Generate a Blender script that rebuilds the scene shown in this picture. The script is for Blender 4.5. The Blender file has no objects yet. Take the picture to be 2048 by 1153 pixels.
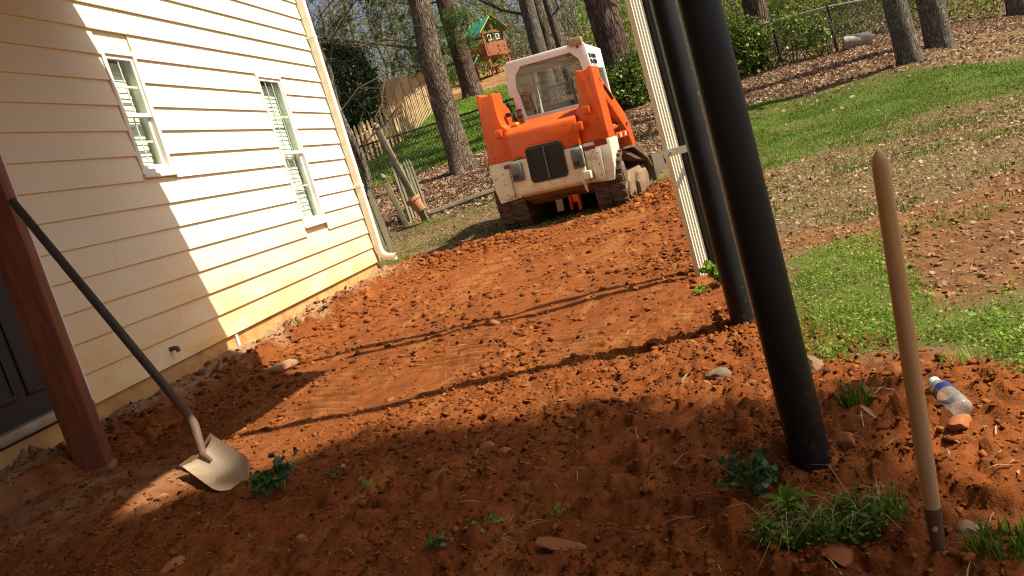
import bpy, bmesh, math, random
import numpy as np
from mathutils import Vector, Matrix, Quaternion
rnd = random.Random(7); RNG = np.random.default_rng(11)
scene = bpy.context.scene; COL = scene.collection
# ------------------------------------------------------------------ camera, sky, sun, exposure
FPX = 1650.0; ROLL = math.radians(16.3); PITCH = math.radians(8.164); YAW = math.radians(12.218); CAM = np.array([0., 0., .9])
cr, sr = math.cos(ROLL), math.sin(ROLL)
Rv = np.array([math.cos(YAW), math.sin(YAW), 0]); Fv = np.array([-math.sin(YAW)*math.cos(PITCH), math.cos(YAW)*math.cos(PITCH), -math.sin(PITCH)])
Uv = np.array([-math.sin(YAW)*math.sin(PITCH), math.cos(YAW)*math.sin(PITCH), math.cos(PITCH)])
CR = cr*Rv-sr*Uv; CU = sr*Rv+cr*Uv
cd = bpy.data.cameras.new('camera'); cam = bpy.data.objects.new('camera', cd); COL.objects.link(cam)
cd.sensor_width = 36; cd.sensor_fit = 'HORIZONTAL'; cd.lens = FPX/2048*36; cd.clip_start = .05; cd.clip_end = 2000
cam.matrix_world = Matrix([[CR[i], CU[i], -Fv[i], CAM[i]] for i in range(3)]+[[0, 0, 0, 1]])
scene.camera = cam
SUN_EL = math.radians(52.0); SUN_AZ = math.radians(93.5)      # azimuth from +Y towards +X
SUNV = np.array([math.sin(SUN_AZ)*math.cos(SUN_EL), math.cos(SUN_AZ)*math.cos(SUN_EL), math.sin(SUN_EL)])
w = bpy.data.worlds.new('World'); scene.world = w; w.use_nodes = True
nt = w.node_tree; sky = nt.nodes.new('ShaderNodeTexSky'); sky.sky_type = 'NISHITA'; sky.sun_disc = False
sky.sun_elevation = SUN_EL; sky.sun_rotation = SUN_AZ; sky.air_density = 1.0; sky.dust_density = 4.5; sky.ozone_density = 1.0
bg = nt.nodes['Background']; nt.links.new(sky.outputs[0], bg.inputs[0]); bg.inputs[1].default_value = .068
sl = bpy.data.lights.new('sun', 'SUN'); sl.energy = 5.0; sl.angle = math.radians(.55); sl.color = (1, .95, .78)
so = bpy.data.objects.new('sun', sl); COL.objects.link(so); so.location = (20, 0, 30)
so.rotation_euler = Vector(SUNV).to_track_quat('Z', 'Y').to_euler()
vs = scene.view_settings; scene.display_settings.display_device = 'sRGB'
vs.view_transform = 'Standard'; vs.look = 'None'; vs.exposure = .92; vs.gamma = 1; vs.use_curve_mapping = False
scene.render.engine = 'CYCLES'; scene.cycles.filter_width = 1.15; scene.cycles.use_adaptive_sampling = False
# ------------------------------------------------------------------ pixel -> ray helpers
def ray(px, py):
    ox, oy = px-1024, py-576.5
    return (Fv*FPX+CR*ox-CU*oy)/FPX
def onX(px, py, X): d = ray(px, py); return CAM+d*(X/d[0])
def onY(px, py, Y): d = ray(px, py); return CAM+d*(Y/d[1])
# ------------------------------------------------------------------ noise and terrain
_tabs = {}
def perlin(x, y, seed=0):
    if seed not in _tabs:
        r = np.random.default_rng(1000+seed); _tabs[seed] = (r.permutation(512), r.uniform(0, 2*np.pi, 512))
    perm, ang = _tabs[seed]
    xi = np.floor(x).astype(np.int64); yi = np.floor(y).astype(np.int64); xf = x-xi; yf = y-yi
    def g(ix, iy, dx, dy):
        a = ang[perm[(perm[ix & 511]+iy) & 511]]
        return np.cos(a)*dx+np.sin(a)*dy
    u = xf*xf*xf*(xf*(xf*6-15)+10); v = yf*yf*yf*(yf*(yf*6-15)+10)
    a = g(xi, yi, xf, yf); b = g(xi+1, yi, xf-1, yf); c = g(xi, yi+1, xf, yf-1); d = g(xi+1, yi+1, xf-1, yf-1)
    return 1.5*((a*(1-u)+b*u)*(1-v)+(c*(1-u)+d*u)*v)
def fbm(x, y, octv=4, seed=0, gain=.5):
    s = 0; amp = 1
    for i in range(octv):
        s = s+amp*perlin(x+13.7*i, y-7.1*i, seed+i); x = x*2.03; y = y*2.03; amp *= gain
    return s
def worley(x, y, seed=0):
    if ('w', seed) not in _tabs:
        r = np.random.default_rng(3000+seed); _tabs[('w', seed)] = (r.permutation(1024), r.uniform(.08, .92, (1024, 2)), r.uniform(0, 1, 1024))
    perm, off, val = _tabs[('w', seed)]; xi = np.floor(x).astype(np.int64); yi = np.floor(y).astype(np.int64)
    f1 = np.full(x.shape, 9.); f2 = np.full(x.shape, 9.); v = np.zeros(x.shape)
    for dx in (-1, 0, 1):
        for dy in (-1, 0, 1):
            h = perm[(perm[(xi+dx) & 1023]+yi+dy) & 1023]; d = np.hypot(xi+dx+off[h, 0]-x, yi+dy+off[h, 1]-y); nb = d < f1
            f2 = np.where(nb, f1, np.minimum(f2, d)); v = np.where(nb, val[h], v); f1 = np.where(nb, d, f1)
    return f1, f2, v
def chunks(x, y, k, seed, frac):
    f1, f2, v = worley(x*k, y*k*1.1, seed); e = np.clip((f2-f1)/.35, 0, 1); up = np.clip((v-(1-frac))/frac, 0, 1)
    return np.where(v > 1-frac, (.3+.7*up)*np.minimum(e*1.1, .7+.3*e), 0.), e
def sst(a, b, x): t = np.clip((x-a)/(b-a), 0, 1); return t*t*(3-2*t)
PY = [-40, 9.5, 12, 14, 15, 17.5, 20, 22.5, 28, 35, 42, 60, 120, 400]
PZ = [0, 0, .17, .45, .6, 1.03, 1.36, 1.8, 2.9, 4.15, 5.45, 8.5, 15, 30]
WX = -3.48            # house wall face
def prof(v): return (np.interp(v-.5, PY, PZ)+2*np.interp(v, PY, PZ)+np.interp(v+.5, PY, PZ))/4
def H0(x, y):
    x = np.asarray(x, float); y = np.asarray(y, float)
    z = prof(y-1.2*np.maximum(0, x-4.6))
    z = z+.05*sst(.15, .6, x)*sst(1.2, 2.2, y)*(1-sst(5, 9, y))                                     # grass bank right of the posts
    z = z+(.13+.05*perlin(y*1.7, x*2, 43))*sst(-3.02, -3.2, x+.10*perlin(y*2.3, y*0+3, 40)+.05*perlin(y*6, x*6, 41))*sst(2.0, 3.2, y)*(1-sst(9.3, 10.2, y))   # ledge along the foundation
    z = z+.085*np.exp(-(((x+2.75)/.55)**2+((y-2.95)/.42)**2))                                       # mound at the deck post
    z = z+.05*np.exp(-(((x-.2)/.4)**2+((y-1.95)/.5)**2))
    z = z+.055*np.exp(-(((x-.06)/.09)**2+((y-1.93)/.12)**2))
    z = z+.15*np.exp(-(((x+.05)/.45)**2+((y-10.6)/.7)**2))                                          # spoil pile by the machine
    z = z+.05*np.exp(-((y-10.0-.12*(x+2))/.22)**2)*sst(-3.6, -3.2, x)*(1-sst(-1.9, -1.4, x))        # berm at the far edge of the cut
    k = np.exp(-(((x+1.3)/1.2)**4+((y-11.0)/1.1)**4)); z = z*(1-k)+k*(.06-.052*(x+1.36))             # ground under the tracks
    return z
def clay_mask(x, y):
    n = .22*fbm(x*1.3, y*1.3, 3, 50)
    m = sst(.42, .2, x+n*.8)*sst(10.3, 9.9, y-.12*(x+2)+n)
    m = np.maximum(m, sst(.85, .6, x+n+.25*np.maximum(0, y-1.6))*sst(2.95, 2.6, y+n))
    m = np.maximum(m, sst(1.2, .9, np.hypot((x+.05)/.75, (y-10.5)/1.0)+n))
    return m*sst(-8, -6, y+x*0+2) if False else m
def turn_mask(x, y):   # churned machine tracks across the yard on the right
    n = .3*fbm(x*1.1, y*1.1, 3, 60)
    m = sst(1.25, .75, np.abs((y-3.95)-.12*(x-1.2)+n))*sst(.62, .85, x+n*.25)
    return np.maximum(m, sst(.55, .25, np.abs(y-4.75+n))*sst(.2, .45, x))
def lawn_mask(x, y):
    n = .9*fbm(x*.45, y*.45, 3, 70)
    m = sst(.2, .9, x-.04*y+n*.4)*sst(9.4, 10.6, y+n-.25*np.maximum(0, x-2))*sst(16.4, 15.4, y+n*.7+.55*np.maximum(0, x-1.8))
    m = m*(.78+.22*sst(-.35, .1, fbm(x*.7+9, y*1.1, 3, 72)))
    b = sst(19.7, 20.3, y+n*.3)*sst(36, 33, y)*sst(-2.4, -3.4, x)*sst(-9.6, -8.6, x)
    return np.maximum(m, b)
def weed_mask(x, y):
    n = .16*fbm(x*2.6, y*2.6, 3, 80)
    cx = .55+.10*(y-3)
    m = sst(.30, .16, np.abs(x-cx+n)-.02)*sst(2.35, 2.75, y+n)*sst(4.6, 4.2, y+n)
    return np.maximum(m, sst(.72, .86, x+n+.3*(y-1.9))*sst(1.2, 1.5, y)*sst(3.0, 2.6, y)*.9)
def track_mask(x, y):
    m = sst(-.25, .05, fbm(x*2.2, y*1.5, 2, 90)+.05)
    bx = np.zeros_like(x); xw = x+.08*perlin(x*5, y*5, 91); yw_ = y+.12*perlin(x*4, y*4, 92)
    for a, b, y0, y1 in ((-.80, -.46, 3.45, 4.1), (-.40, -.06, 3.4, 4.15), (-2.1, -1.75, 3.7, 4.4), (-2.0, -1.62, 5.8, 9.0), (-.75, -.35, 5.6, 9.4), (-1.45, -1.1, 3.5, 4.6)):
        bx = np.maximum(bx, sst(a-.05, a+.05, xw)*sst(b+.05, b-.05, xw)*sst(y0-.15, y0+.15, yw_)*sst(y1+.15, y1-.15, yw_))
    return m*bx
def track_ridge(x, y):
    t = sst(.13, .05, np.abs(np.abs(y-3.95-.12*(x-1.2)-.25*(x-1.4)**2)-.27))*sst(.8, 1.0, x)
    ph = y+.42*x
    r = np.clip(2.2*np.sin(2*np.pi*ph/.085), -1, 1)
    return track_mask(x, y)*r*.014+t*np.clip(2*np.sin(2*np.pi*(x+.3*y)/.07), -1, 1)*.008
def Z(x, y):
    x = np.asarray(x, float); y = np.asarray(y, float)
    z = H0(x, y); c = clay_mask(x, y); tm = turn_mask(x, y)
    near = sst(16, 8, y)
    soft = sst(-.35, .35, fbm(x*.8+3, y*.8, 2, 20))            # smooth packed against loose areas
    pk_ = sst(-3.0, -2.6, x)*sst(-.3, -.7, x)*sst(3.2, 4.2, y)
    loose = np.clip(.35+.65*soft-.6*pk_*(1-.65*soft)+.5*sst(2.9, 2.2, y)+.5*sst(-.6, 0, x)*sst(5, 4, y), 0, 1.25)
    d = .022*fbm(x*1.5, y*1.5, 3, 1)
    wx = x+.018*perlin(x*11, y*11, 11)+.006*perlin(x*37, y*37, 14); wy = y+.018*perlin(x*11+5, y*11, 12)+.006*perlin(x*37, y*37+9, 15)
    c1, e1 = chunks(wx, wy, 11, 1, .16); c2, e2 = chunks(wx, wy, 25, 2, .34); c3, e3 = chunks(wx, wy, 56, 3, .5); c4, e4 = chunks(wx, wy, 105, 4, .5)
    crk = np.abs(perlin(x*6, y*15+.5*perlin(x*4, y*4, 9), 8))
    lo2 = np.clip(loose*1.15-.1, 0, 1.3)
    crumb = 1+.7*sst(-.6, .1, x)*sst(6, 4, y)+.35*sst(2.7, 2.2, y)
    rough = .016*c1*crumb*np.minimum(lo2, 1)**2+.0115*crumb*c2*np.minimum(lo2, 1)+.0075*c3*(.25+.75*np.minimum(lo2, 1))+.0045*c4*(.4+.6*np.minimum(lo2, 1))-.012*sst(.06, .0, crk)*sst(0, .4, perlin(x*2, y*2, 10))+.009*perlin(x*17, y*19, 6)*lo2+.007*perlin(x*8, y*8, 16)*lo2
    rough = rough*(1-.8*track_mask(x, y))
    edge = sst(-3.0, -3.1, x)*(1-sst(9, 10, y))
    z = z+near*(c*(d+rough*(1+1.8*edge))+(1-c)*(.4*d+(.25+.75*tm)*.012*fbm(x*8, y*8, 3, 30)))+track_ridge(x, y)*np.maximum(c, tm)
    z = z+(1-near)*.04*fbm(x*.6, y*.6, 3, 31)
    return z
def z1(x, y): return float(Z(np.array([x]), np.array([y]))[0])
def G(px, py, y0=1.0, y1=60):
    """first point where the ray through a photo pixel meets the terrain"""
    d = ray(px, py); ts = np.geomspace(y0, y1, 1500)/max(d[1], 1e-3); P = CAM[None]+ts[:, None]*d[None]
    below = P[:, 2] < H0(P[:, 0], P[:, 1]); i = int(np.argmax(below))
    if not below[i]: return P[-1]
    p = P[i].copy(); p[2] = z1(p[0], p[1]); return p
# ------------------------------------------------------------------ materials
def new_mat(name):
    m = bpy.data.materials.new(name); m.use_nodes = True; t = m.node_tree; return m, t, t.nodes['Principled BSDF']
def N(t, typ, **kw):
    n = t.nodes.new(typ)
    for k, v in kw.items():
        if k in n.inputs.keys() if isinstance(k, str) else False: n.inputs[k].default_value = v
        else: setattr(n, k, v)
    return n
def rgba(c): return (c[0], c[1], c[2], 1)
def mixc(t, fac, a, b):
    n = t.nodes.new('ShaderNodeMix'); n.data_type = 'RGBA'
    for s, v in ((0, fac), (6, a), (7, b)):
        if hasattr(v, 'is_output'): t.links.new(v, n.inputs[s])
        else: n.inputs[s].default_value = v if s == 0 else rgba(v)
    return n.outputs[2]
def ramp(t, src, a, b):
    n = t.nodes.new('ShaderNodeMapRange'); n.clamp = True; t.links.new(src, n.inputs[0]); n.inputs[1].default_value = a; n.inputs[2].default_value = b
    return n.outputs[0]
def coords(t, sc=(1, 1, 1), kind='Object'):
    tc = t.nodes.new('ShaderNodeTexCoord'); mp = t.nodes.new('ShaderNodeMapping'); mp.inputs['Scale'].default_value = sc
    t.links.new(tc.outputs[kind], mp.inputs[0]); return mp.outputs[0]
def noise(t, vec, scale, detail=5, rough=.55):
    n = t.nodes.new('ShaderNodeTexNoise'); n.inputs['Scale'].default_value = scale; n.inputs['Detail'].default_value = detail; n.inputs['Roughness'].default_value = rough
    if vec is not None: t.links.new(vec, n.inputs[0])
    return n.outputs[0]
def bump(t, b, h, strength=.3, dist=.01):
    n = t.nodes.new('ShaderNodeBump'); n.inputs['Strength'].default_value = strength; n.inputs['Distance'].default_value = dist
    t.links.new(h, n.inputs['Height']); t.links.new(n.outputs[0], b.inputs['Normal'])
def mat(name, c1, c2=None, rough=.6, scale=6, stretch=(1, 1, 1), bscale=60, bstr=.15, bdist=.004, metal=0, spec=.4, dirt=None, dirt_amt=(.5, .7), dscale=3, trans=0, mid=(.35, .65)):
    m, t, b = new_mat(name); v = coords(t, stretch)
    c2 = c2 or tuple(x*.75 for x in c1)
    col = mixc(t, ramp(t, noise(t, v, scale), *mid), c1, c2)
    if dirt: 
        f = ramp(t, noise(t, v, dscale, 9, .65), *dirt_amt); col = mixc(t, f, col, dirt)
    t.links.new(col, b.inputs['Base Color']); b.inputs['Roughness'].default_value = rough; b.inputs['Metallic'].default_value = metal
    b.inputs['Specular IOR Level'].default_value = spec
    if bstr: bump(t, b, noise(t, v, bscale, 6), bstr, bdist)
    return m
def leafmat(name, cols, rough=.55, trans=.25, spec=.35):
    m, t, b = new_mat(name); g = t.nodes.new('ShaderNodeNewGeometry'); r = t.nodes.new('ShaderNodeValToRGB'); r.color_ramp.interpolation = 'LINEAR'
    e = r.color_ramp.elements
    while len(e) < len(cols): e.new(.5)
    for i, c in enumerate(cols): e[i].position = i/(len(cols)-1); e[i].color = rgba(c)
    t.links.new(g.outputs['Random Per Island'], r.inputs[0]); t.links.new(r.outputs[0], b.inputs['Base Color'])
    b.inputs['Roughness'].default_value = rough; b.inputs['Specular IOR Level'].default_value = spec
    if trans:
        tr = t.nodes.new('ShaderNodeBsdfTranslucent'); mx = t.nodes.new('ShaderNodeMixShader'); mx.inputs[0].default_value = trans
        t.links.new(r.outputs[0], tr.inputs[0]); t.links.new(b.outputs[0], mx.inputs[1]); t.links.new(tr.outputs[0], mx.inputs[2])
        t.links.new(mx.outputs[0], t.nodes['Material Output'].inputs[0])
    return m
def glassmat(name, tint=(.9, .95, .93), gloss=.0, dirt=.0, ior=1.5):
    m, t, b = new_mat(name); t.nodes.remove(b)
    tr = t.nodes.new('ShaderNodeBsdfTransparent'); tr.inputs[0].default_value = rgba(tint)
    gl = t.nodes.new('ShaderNodeBsdfGlossy'); gl.inputs['Roughness'].default_value = .02+gloss
    fr = t.nodes.new('ShaderNodeFresnel'); fr.inputs[0].default_value = ior
    ge = t.nodes.new('ShaderNodeNewGeometry'); sb = t.nodes.new('ShaderNodeMath'); sb.operation = 'SUBTRACT'; sb.inputs[0].default_value = 1; t.links.new(ge.outputs['Backfacing'], sb.inputs[1]); ml = t.nodes.new('ShaderNodeMath'); ml.operation = 'MULTIPLY'; t.links.new(fr.outputs[0], ml.inputs[0]); t.links.new(sb.outputs[0], ml.inputs[1])
    mx = t.nodes.new('ShaderNodeMixShader'); t.links.new(ml.outputs[0], mx.inputs[0]); t.links.new(tr.outputs[0], mx.inputs[1]); t.links.new(gl.outputs[0], mx.inputs[2])
    out = mx.outputs[0]
    if dirt:
        df = t.nodes.new('ShaderNodeBsdfDiffuse'); df.inputs[0].default_value = (.5, .47, .42, 1)
        m2 = t.nodes.new('ShaderNodeMixShader'); n = noise(t, coords(t), 4, 4); rr = t.nodes.new('ShaderNodeMath'); rr.operation = 'MULTIPLY'; rr.inputs[1].default_value = dirt
        t.links.new(n, rr.inputs[0]); t.links.new(rr.outputs[0], m2.inputs[0]); t.links.new(out, m2.inputs[1]); t.links.new(df.outputs[0], m2.inputs[2]); out = m2.outputs[0]
    t.links.new(out, t.nodes['Material Output'].inputs[0]); return m
def barkmat(name, c1, c2, sc=1.0):
    m, t, b = new_mat(name); v = coords(t, (1, 1, .15))
    n1 = noise(t, v, 9*sc, 8, .65); vo = t.nodes.new('ShaderNodeTexVoronoi'); vo.feature = 'DISTANCE_TO_EDGE'; vo.inputs['Scale'].default_value = 15*sc
    wv = t.nodes.new('ShaderNodeVectorMath'); wv.operation = 'ADD'; t.links.new(v, wv.inputs[0])
    nn = t.nodes.new('ShaderNodeTexNoise'); nn.inputs['Scale'].default_value = 6*sc; t.links.new(v, nn.inputs[0]); sm = t.nodes.new('ShaderNodeVectorMath'); sm.operation = 'SCALE'; sm.inputs[3].default_value = .25
    t.links.new(nn.outputs[1], sm.inputs[0]); t.links.new(sm.outputs[0], wv.inputs[1]); t.links.new(wv.outputs[0], vo.inputs[0])
    f = ramp(t, vo.outputs[0], .0, .18); mu = t.nodes.new('ShaderNodeMath'); mu.operation = 'MULTIPLY'; t.links.new(f, mu.inputs[0]); t.links.new(n1, mu.inputs[1])
    col = mixc(t, ramp(t, mu.outputs[0], .05, .65), c2, c1); t.links.new(col, b.inputs['Base Color']); b.inputs['Roughness'].default_value = .9; b.inputs['Specular IOR Level'].default_value = .15
    bump(t, b, mu.outputs[0], 1.0, .05); return m
M = {}
def siding_mat():
    m, t, b = new_mat('cream_siding'); v = coords(t)
    base = mixc(t, ramp(t, noise(t, v, 1.2, 3), .3, .7), (.79, .73, .55), (.75, .68, .49))
    sx = t.nodes.new('ShaderNodeSeparateXYZ'); geo = t.nodes.new('ShaderNodeNewGeometry'); t.links.new(geo.outputs['Position'], sx.inputs[0])
    low = ramp(t, sx.outputs[2], 1.15, .2); n = noise(t, coords(t, (1, .8, 1.8)), 2.4, 7, .6)
    mu = t.nodes.new('ShaderNodeMath'); mu.operation = 'MULTIPLY'; t.links.new(low, mu.inputs[0]); t.links.new(ramp(t, n, .15, .62), mu.inputs[1])
    col = mixc(t, mu.outputs[0], base, (.70, .40, .11))
    spl = ramp(t, noise(t, v, 26, 8, .7), .66, .72); mu2 = t.nodes.new('ShaderNodeMath'); mu2.operation = 'MULTIPLY'
    t.links.new(spl, mu2.inputs[0]); t.links.new(ramp(t, sx.outputs[2], .7, .2), mu2.inputs[1])
    col = mixc(t, mu2.outputs[0], col, (.45, .22, .07))
    t.links.new(col, b.inputs['Base Color']); b.inputs['Roughness'].default_value = .62; b.inputs['Specular IOR Level'].default_value = .3
    bump(t, b, noise(t, coords(t, (4, 2.0, 30)), 9, 6), .25, .002); return m
M['siding'] = siding_mat()
M['white'] = mat('white_trim', (.80, .78, .72), (.70, .66, .56), .45, 5, bstr=.05)
M['cream_metal'] = mat('cream_downspout', (.78, .74, .60), (.70, .64, .49), .4, 4, (1, 1, .3), bstr=.05, dirt=(.42, .30, .16), dirt_amt=(.62, .8))
M['foundation'] = mat('stained_foundation', (.54, .30, .10), (.44, .24, .09), .9, 4, bscale=30, bstr=.5, bdist=.01, dirt=(.36, .15, .05), dirt_amt=(.48, .66), dscale=5)
M['glass'] = glassmat('window_glass')
M['cabglass'] = glassmat('cab_glass', (.82, .82, .82), .01, .13)
M['blind'] = mat('white_blind', (.82, .81, .74), (.78, .77, .68), .5, 3, bstr=0)
M['room'] = mat('dark_room', (.10, .095, .075), (.07, .065, .05), .9, 2, bstr=0)
M['door'] = mat('black_door', (.012, .010, .010), (.02, .016, .014), .45, 3, bstr=.05)
M['alu'] = mat('dull_threshold', (.42, .36, .27), (.30, .22, .13), .5, 8, bstr=.1, metal=.3)
M['brownwood'] = mat('stained_post_wood', (.21, .055, .018), (.11, .03, .012), .7, 5, (6, 6, .6), 20, .5, .006, dirt=(.34, .12, .045), dirt_amt=(.66, .85))
M['black'] = mat('black_pipe_paint', (.006, .006, .007), (.010, .009, .009), .42, 12, bscale=90, bstr=.08, spec=.25, dirt=(.10, .04, .02), dirt_amt=(.68, .85), dscale=9)
def post_mat():
    m, t, b = new_mat('black_post_paint'); v = coords(t); base = mixc(t, ramp(t, noise(t, v, 12), .35, .65), (.006, .006, .007), (.011, .010, .010))
    sx = t.nodes.new('ShaderNodeSeparateXYZ'); t.links.new(v, sx.inputs[0]); mu = t.nodes.new('ShaderNodeMath'); mu.operation = 'MULTIPLY'
    t.links.new(ramp(t, sx.outputs[2], .25, .0), mu.inputs[0]); t.links.new(ramp(t, noise(t, v, 34, 8, .7), .56, .70), mu.inputs[1]); col = mixc(t, mu.outputs[0], base, (.16, .055, .018))
    col = mixc(t, ramp(t, noise(t, coords(t, (3, 3, .35)), 14, 8, .7), .66, .74), col, (.045, .042, .04)); t.links.new(col, b.inputs['Base Color']); b.inputs['Roughness'].default_value = .42; b.inputs['Specular IOR Level'].default_value = .3
    bump(t, b, noise(t, coords(t, (1, 1, .2)), 30, 5), .12, .004); return m
M['post'] = post_mat()
M['orange'] = mat('orange_paint', (.62, .085, .006), (.52, .066, .006), .45, 4, bscale=120, bstr=.04, dirt=(.27, .075, .025), dirt_amt=(.55, .78), dscale=7)
M['redpaint'] = mat('red_paint', (.22, .012, .008), (.16, .010, .006), .5, 5, bstr=.03)
M['offwhite'] = mat('muddy_white_paint', (.66, .61, .49), (.57, .50, .36), .5, 4, bstr=.04, dirt=(.30, .17, .075), dirt_amt=(.54, .70), dscale=7)
M['cabwhite'] = mat('cab_white_paint', (.74, .73, .70), (.68, .66, .62), .42, 3, bstr=.03, dirt=(.50, .44, .34), dirt_amt=(.62, .8))
M['mud'] = mat('dry_mud', (.25, .115, .04), (.16, .07, .028), .95, 6, bscale=30, bstr=.8, bdist=.015)
M['rubber'] = mat('muddy_rubber', (.045, .035, .03), (.19, .10, .05), .9, 7, bscale=35, bstr=.6, bdist=.01, mid=(.38, .66))
M['tanmud'] = mat('caked_frame', (.25, .165, .09), (.15, .09, .045), .95, 9, bscale=35, bstr=.9, bdist=.015)
M['dsteel'] = mat('dark_steel', (.10, .085, .07), (.17, .12, .08), .6, 7, bscale=50, bstr=.3, metal=.3, dirt=(.28, .17, .09), dirt_amt=(.55, .75))
M['grille'] = mat('black_grille', (.012, .011, .010), (.022, .019, .016), .6, 9, bstr=.1)
M['louver'] = mat('dark_louver', (.035, .033, .03), (.06, .055, .05), .5, 9, bstr=.1)
M['lampgrey'] = mat('grey_lamp_guard', (.075, .077, .078), (.12, .118, .11), .55, 8, bstr=.2)
M['lamptan'] = mat('dusty_lamp', (.38, .29, .18), (.28, .21, .13), .5, 8, bstr=.1)
M['silver'] = mat('reflective_tape', (.62, .57, .46), (.52, .47, .38), .4, 8, bstr=.05)
M['seat'] = mat('black_seat', (.02, .02, .022), (.035, .034, .034), .7, 6)
M['handlewood'] = mat('ash_handle', (.58, .31, .10), (.46, .23, .075), .5, 5, (9, 9, .5), 25, .2, .002, dirt=(.38, .30, .22), dirt_amt=(.52, .72), dscale=2)
M['oldhandle'] = mat('weathered_handle', (.06, .04, .027), (.035, .024, .018), .6, 5, (8, 8, .6), 30, .3, .003)
M['blade'] = mat('worn_shovel_steel', (.66, .52, .40), (.55, .40, .27), .38, 7, bscale=40, bstr=.15, metal=.55, dirt=(.45, .24, .10), dirt_amt=(.55, .75), dscale=6)
M['rust'] = mat('rusted_socket', (.13, .06, .032), (.075, .04, .026), .7, 14, bscale=60, bstr=.4)
M['bark'] = barkmat('oak_bark', (.30, .225, .155), (.075, .05, .033), 1.6)
M['bark2'] = barkmat('grey_bark', (.27, .235, .19), (.09, .07, .055), 2.0)
M['pinebark'] = barkmat('pine_bark', (.21, .135, .10), (.05, .03, .022), .9)
M['twig'] = leafmat('bare_twigs', [(.06, .045, .03), (.11, .085, .06), (.18, .145, .105)], .9, 0, .1)
M['bud'] = leafmat('spring_buds', [(.24, .11, .07), (.30, .16, .10), (.22, .20, .07), (.36, .24, .15)], .8, .3)
M['needle'] = leafmat('pine_needles', [(.03, .06, .010), (.055, .10, .016), (.11, .16, .025)], .6, .25)
M['evergreen'] = leafmat('evergreen_leaves', [(.012, .03, .010), (.025, .06, .018), (.045, .09, .022), (.075, .07, .035)], .5, .15)
M['ivy'] = leafmat('ivy_leaves', [(.03, .06, .006), (.07, .13, .010), (.14, .22, .018), (.20, .24, .04), (.10, .08, .03)], .45, .3)
M['brush'] = leafmat('brush_leaves', [(.055, .09, .010), (.11, .16, .020), (.20, .25, .035), (.15, .11, .05), (.26, .26, .06)], .6, .35)
M['grass'] = leafmat('lawn_grass', [(.035, .08, .003), (.055, .12, .004), (.085, .165, .007), (.14, .18, .02)], .6, .35, .2)
M['weed'] = leafmat('weed_leaves', [(.09, .17, .012), (.15, .26, .020), (.22, .34, .035), (.30, .31, .07)], .55, .4, .25)
M['dryplant'] = leafmat('dry_straw', [(.42, .30, .14), (.30, .20, .10), (.50, .40, .24)], .8, .2)
M['darkleaf'] = leafmat('dark_weed_leaves', [(.016, .055, .014), (.03, .085, .018), (.055, .12, .028)], .45, .25, .5)
M['litter'] = leafmat('dead_leaves', [(.12, .06, .035), (.24, .135, .08), (.34, .21, .125), (.46, .32, .20), (.18, .10, .055)], .8, .15, .2)
M['clod'] = leafmat('clay_clods', [(.065, .017, .005), (.13, .036, .008), (.205, .063, .014), (.17, .048, .010), (.27, .098, .026)], .95, 0, .1)
M['turf'] = leafmat('dry_turf_bits', [(.30, .21, .09), (.17, .17, .04), (.40, .30, .15), (.14, .085, .04), (.22, .22, .06)], .8, .2, .2)
M['soil'] = leafmat('brown_soil_crumbs', [(.13, .055, .025), (.22, .10, .045), (.30, .15, .07)], .95, 0, .1)
M['fencewood'] = mat('new_fence_wood', (.55, .38, .20), (.44, .29, .15), .8, 4, (8, 8, .8), 20, .3, .004)
M['graywood'] = mat('weathered_fence_wood', (.235, .205, .125), (.15, .13, .075), .9, 5, (9, 9, .7), 20, .6, .006, dirt=(.12, .14, .05), dirt_amt=(.55, .75))
M['oldtimber'] = mat('old_timber', (.16, .135, .09), (.10, .08, .05), .9, 5, (2, 6, 6), 20, .6, .006)
M['cedar'] = mat('cedar_playset', (.34, .105, .04), (.25, .075, .03), .7, 4, bstr=.2)
M['green_vinyl'] = mat('green_vinyl', (.03, .27, .19), (.025, .22, .15), .5, 3, bstr=.05)
M['yellow'] = mat('yellow_plastic', (.62, .46, .06), None, .5)
M['slidegreen'] = mat('green_slide_plastic', (.01, .10, .06), None, .35)
M['terracotta'] = mat('terracotta', (.42, .20, .095), (.34, .15, .07), .9, 8, bstr=.3)
M['rock'] = mat('clay_dusted_rock', (.15, .095, .058), (.10, .06, .036), .9, 8, bscale=22, bstr=.7, bdist=.012, dirt=(.34, .12, .045), dirt_amt=(.45, .6))
M['paleconc'] = mat('pale_concrete', (.26, .19, .135), (.19, .13, .085), .9, 9, bscale=25, bstr=.6, bdist=.01, dirt=(.27, .09, .028), dirt_amt=(.38, .56))
M['claystone'] = mat('orange_claystone', (.29, .10, .03), (.22, .068, .018), .9, 9, bscale=25, bstr=.6, bdist=.01)
M['log'] = mat('pale_log_bark', (.42, .37, .30), (.25, .21, .16), .9, 7, bscale=20, bstr=.8, bdist=.02)
M['plastic'] = glassmat('clear_plastic', (.95, .96, .97), .12, .5, 1.7)
M['label'] = mat('blue_label', (.02, .03, .17), (.5, .52, .6), .4, 22, bstr=0, mid=(.60, .66))
M['capwhite'] = mat('white_cap', (.75, .75, .72), None, .4, bstr=0)
M['redplastic'] = mat('red_plastic', (.55, .03, .04), None, .4, bstr=0)
M['chain'] = mat('black_chainlink', (.02, .024, .02), (.03, .034, .028), .5, bstr=0)
M['galv'] = mat('galvanised_rail', (.48, .48, .46), (.36, .36, .34), .4, metal=.5, bstr=0)
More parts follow.
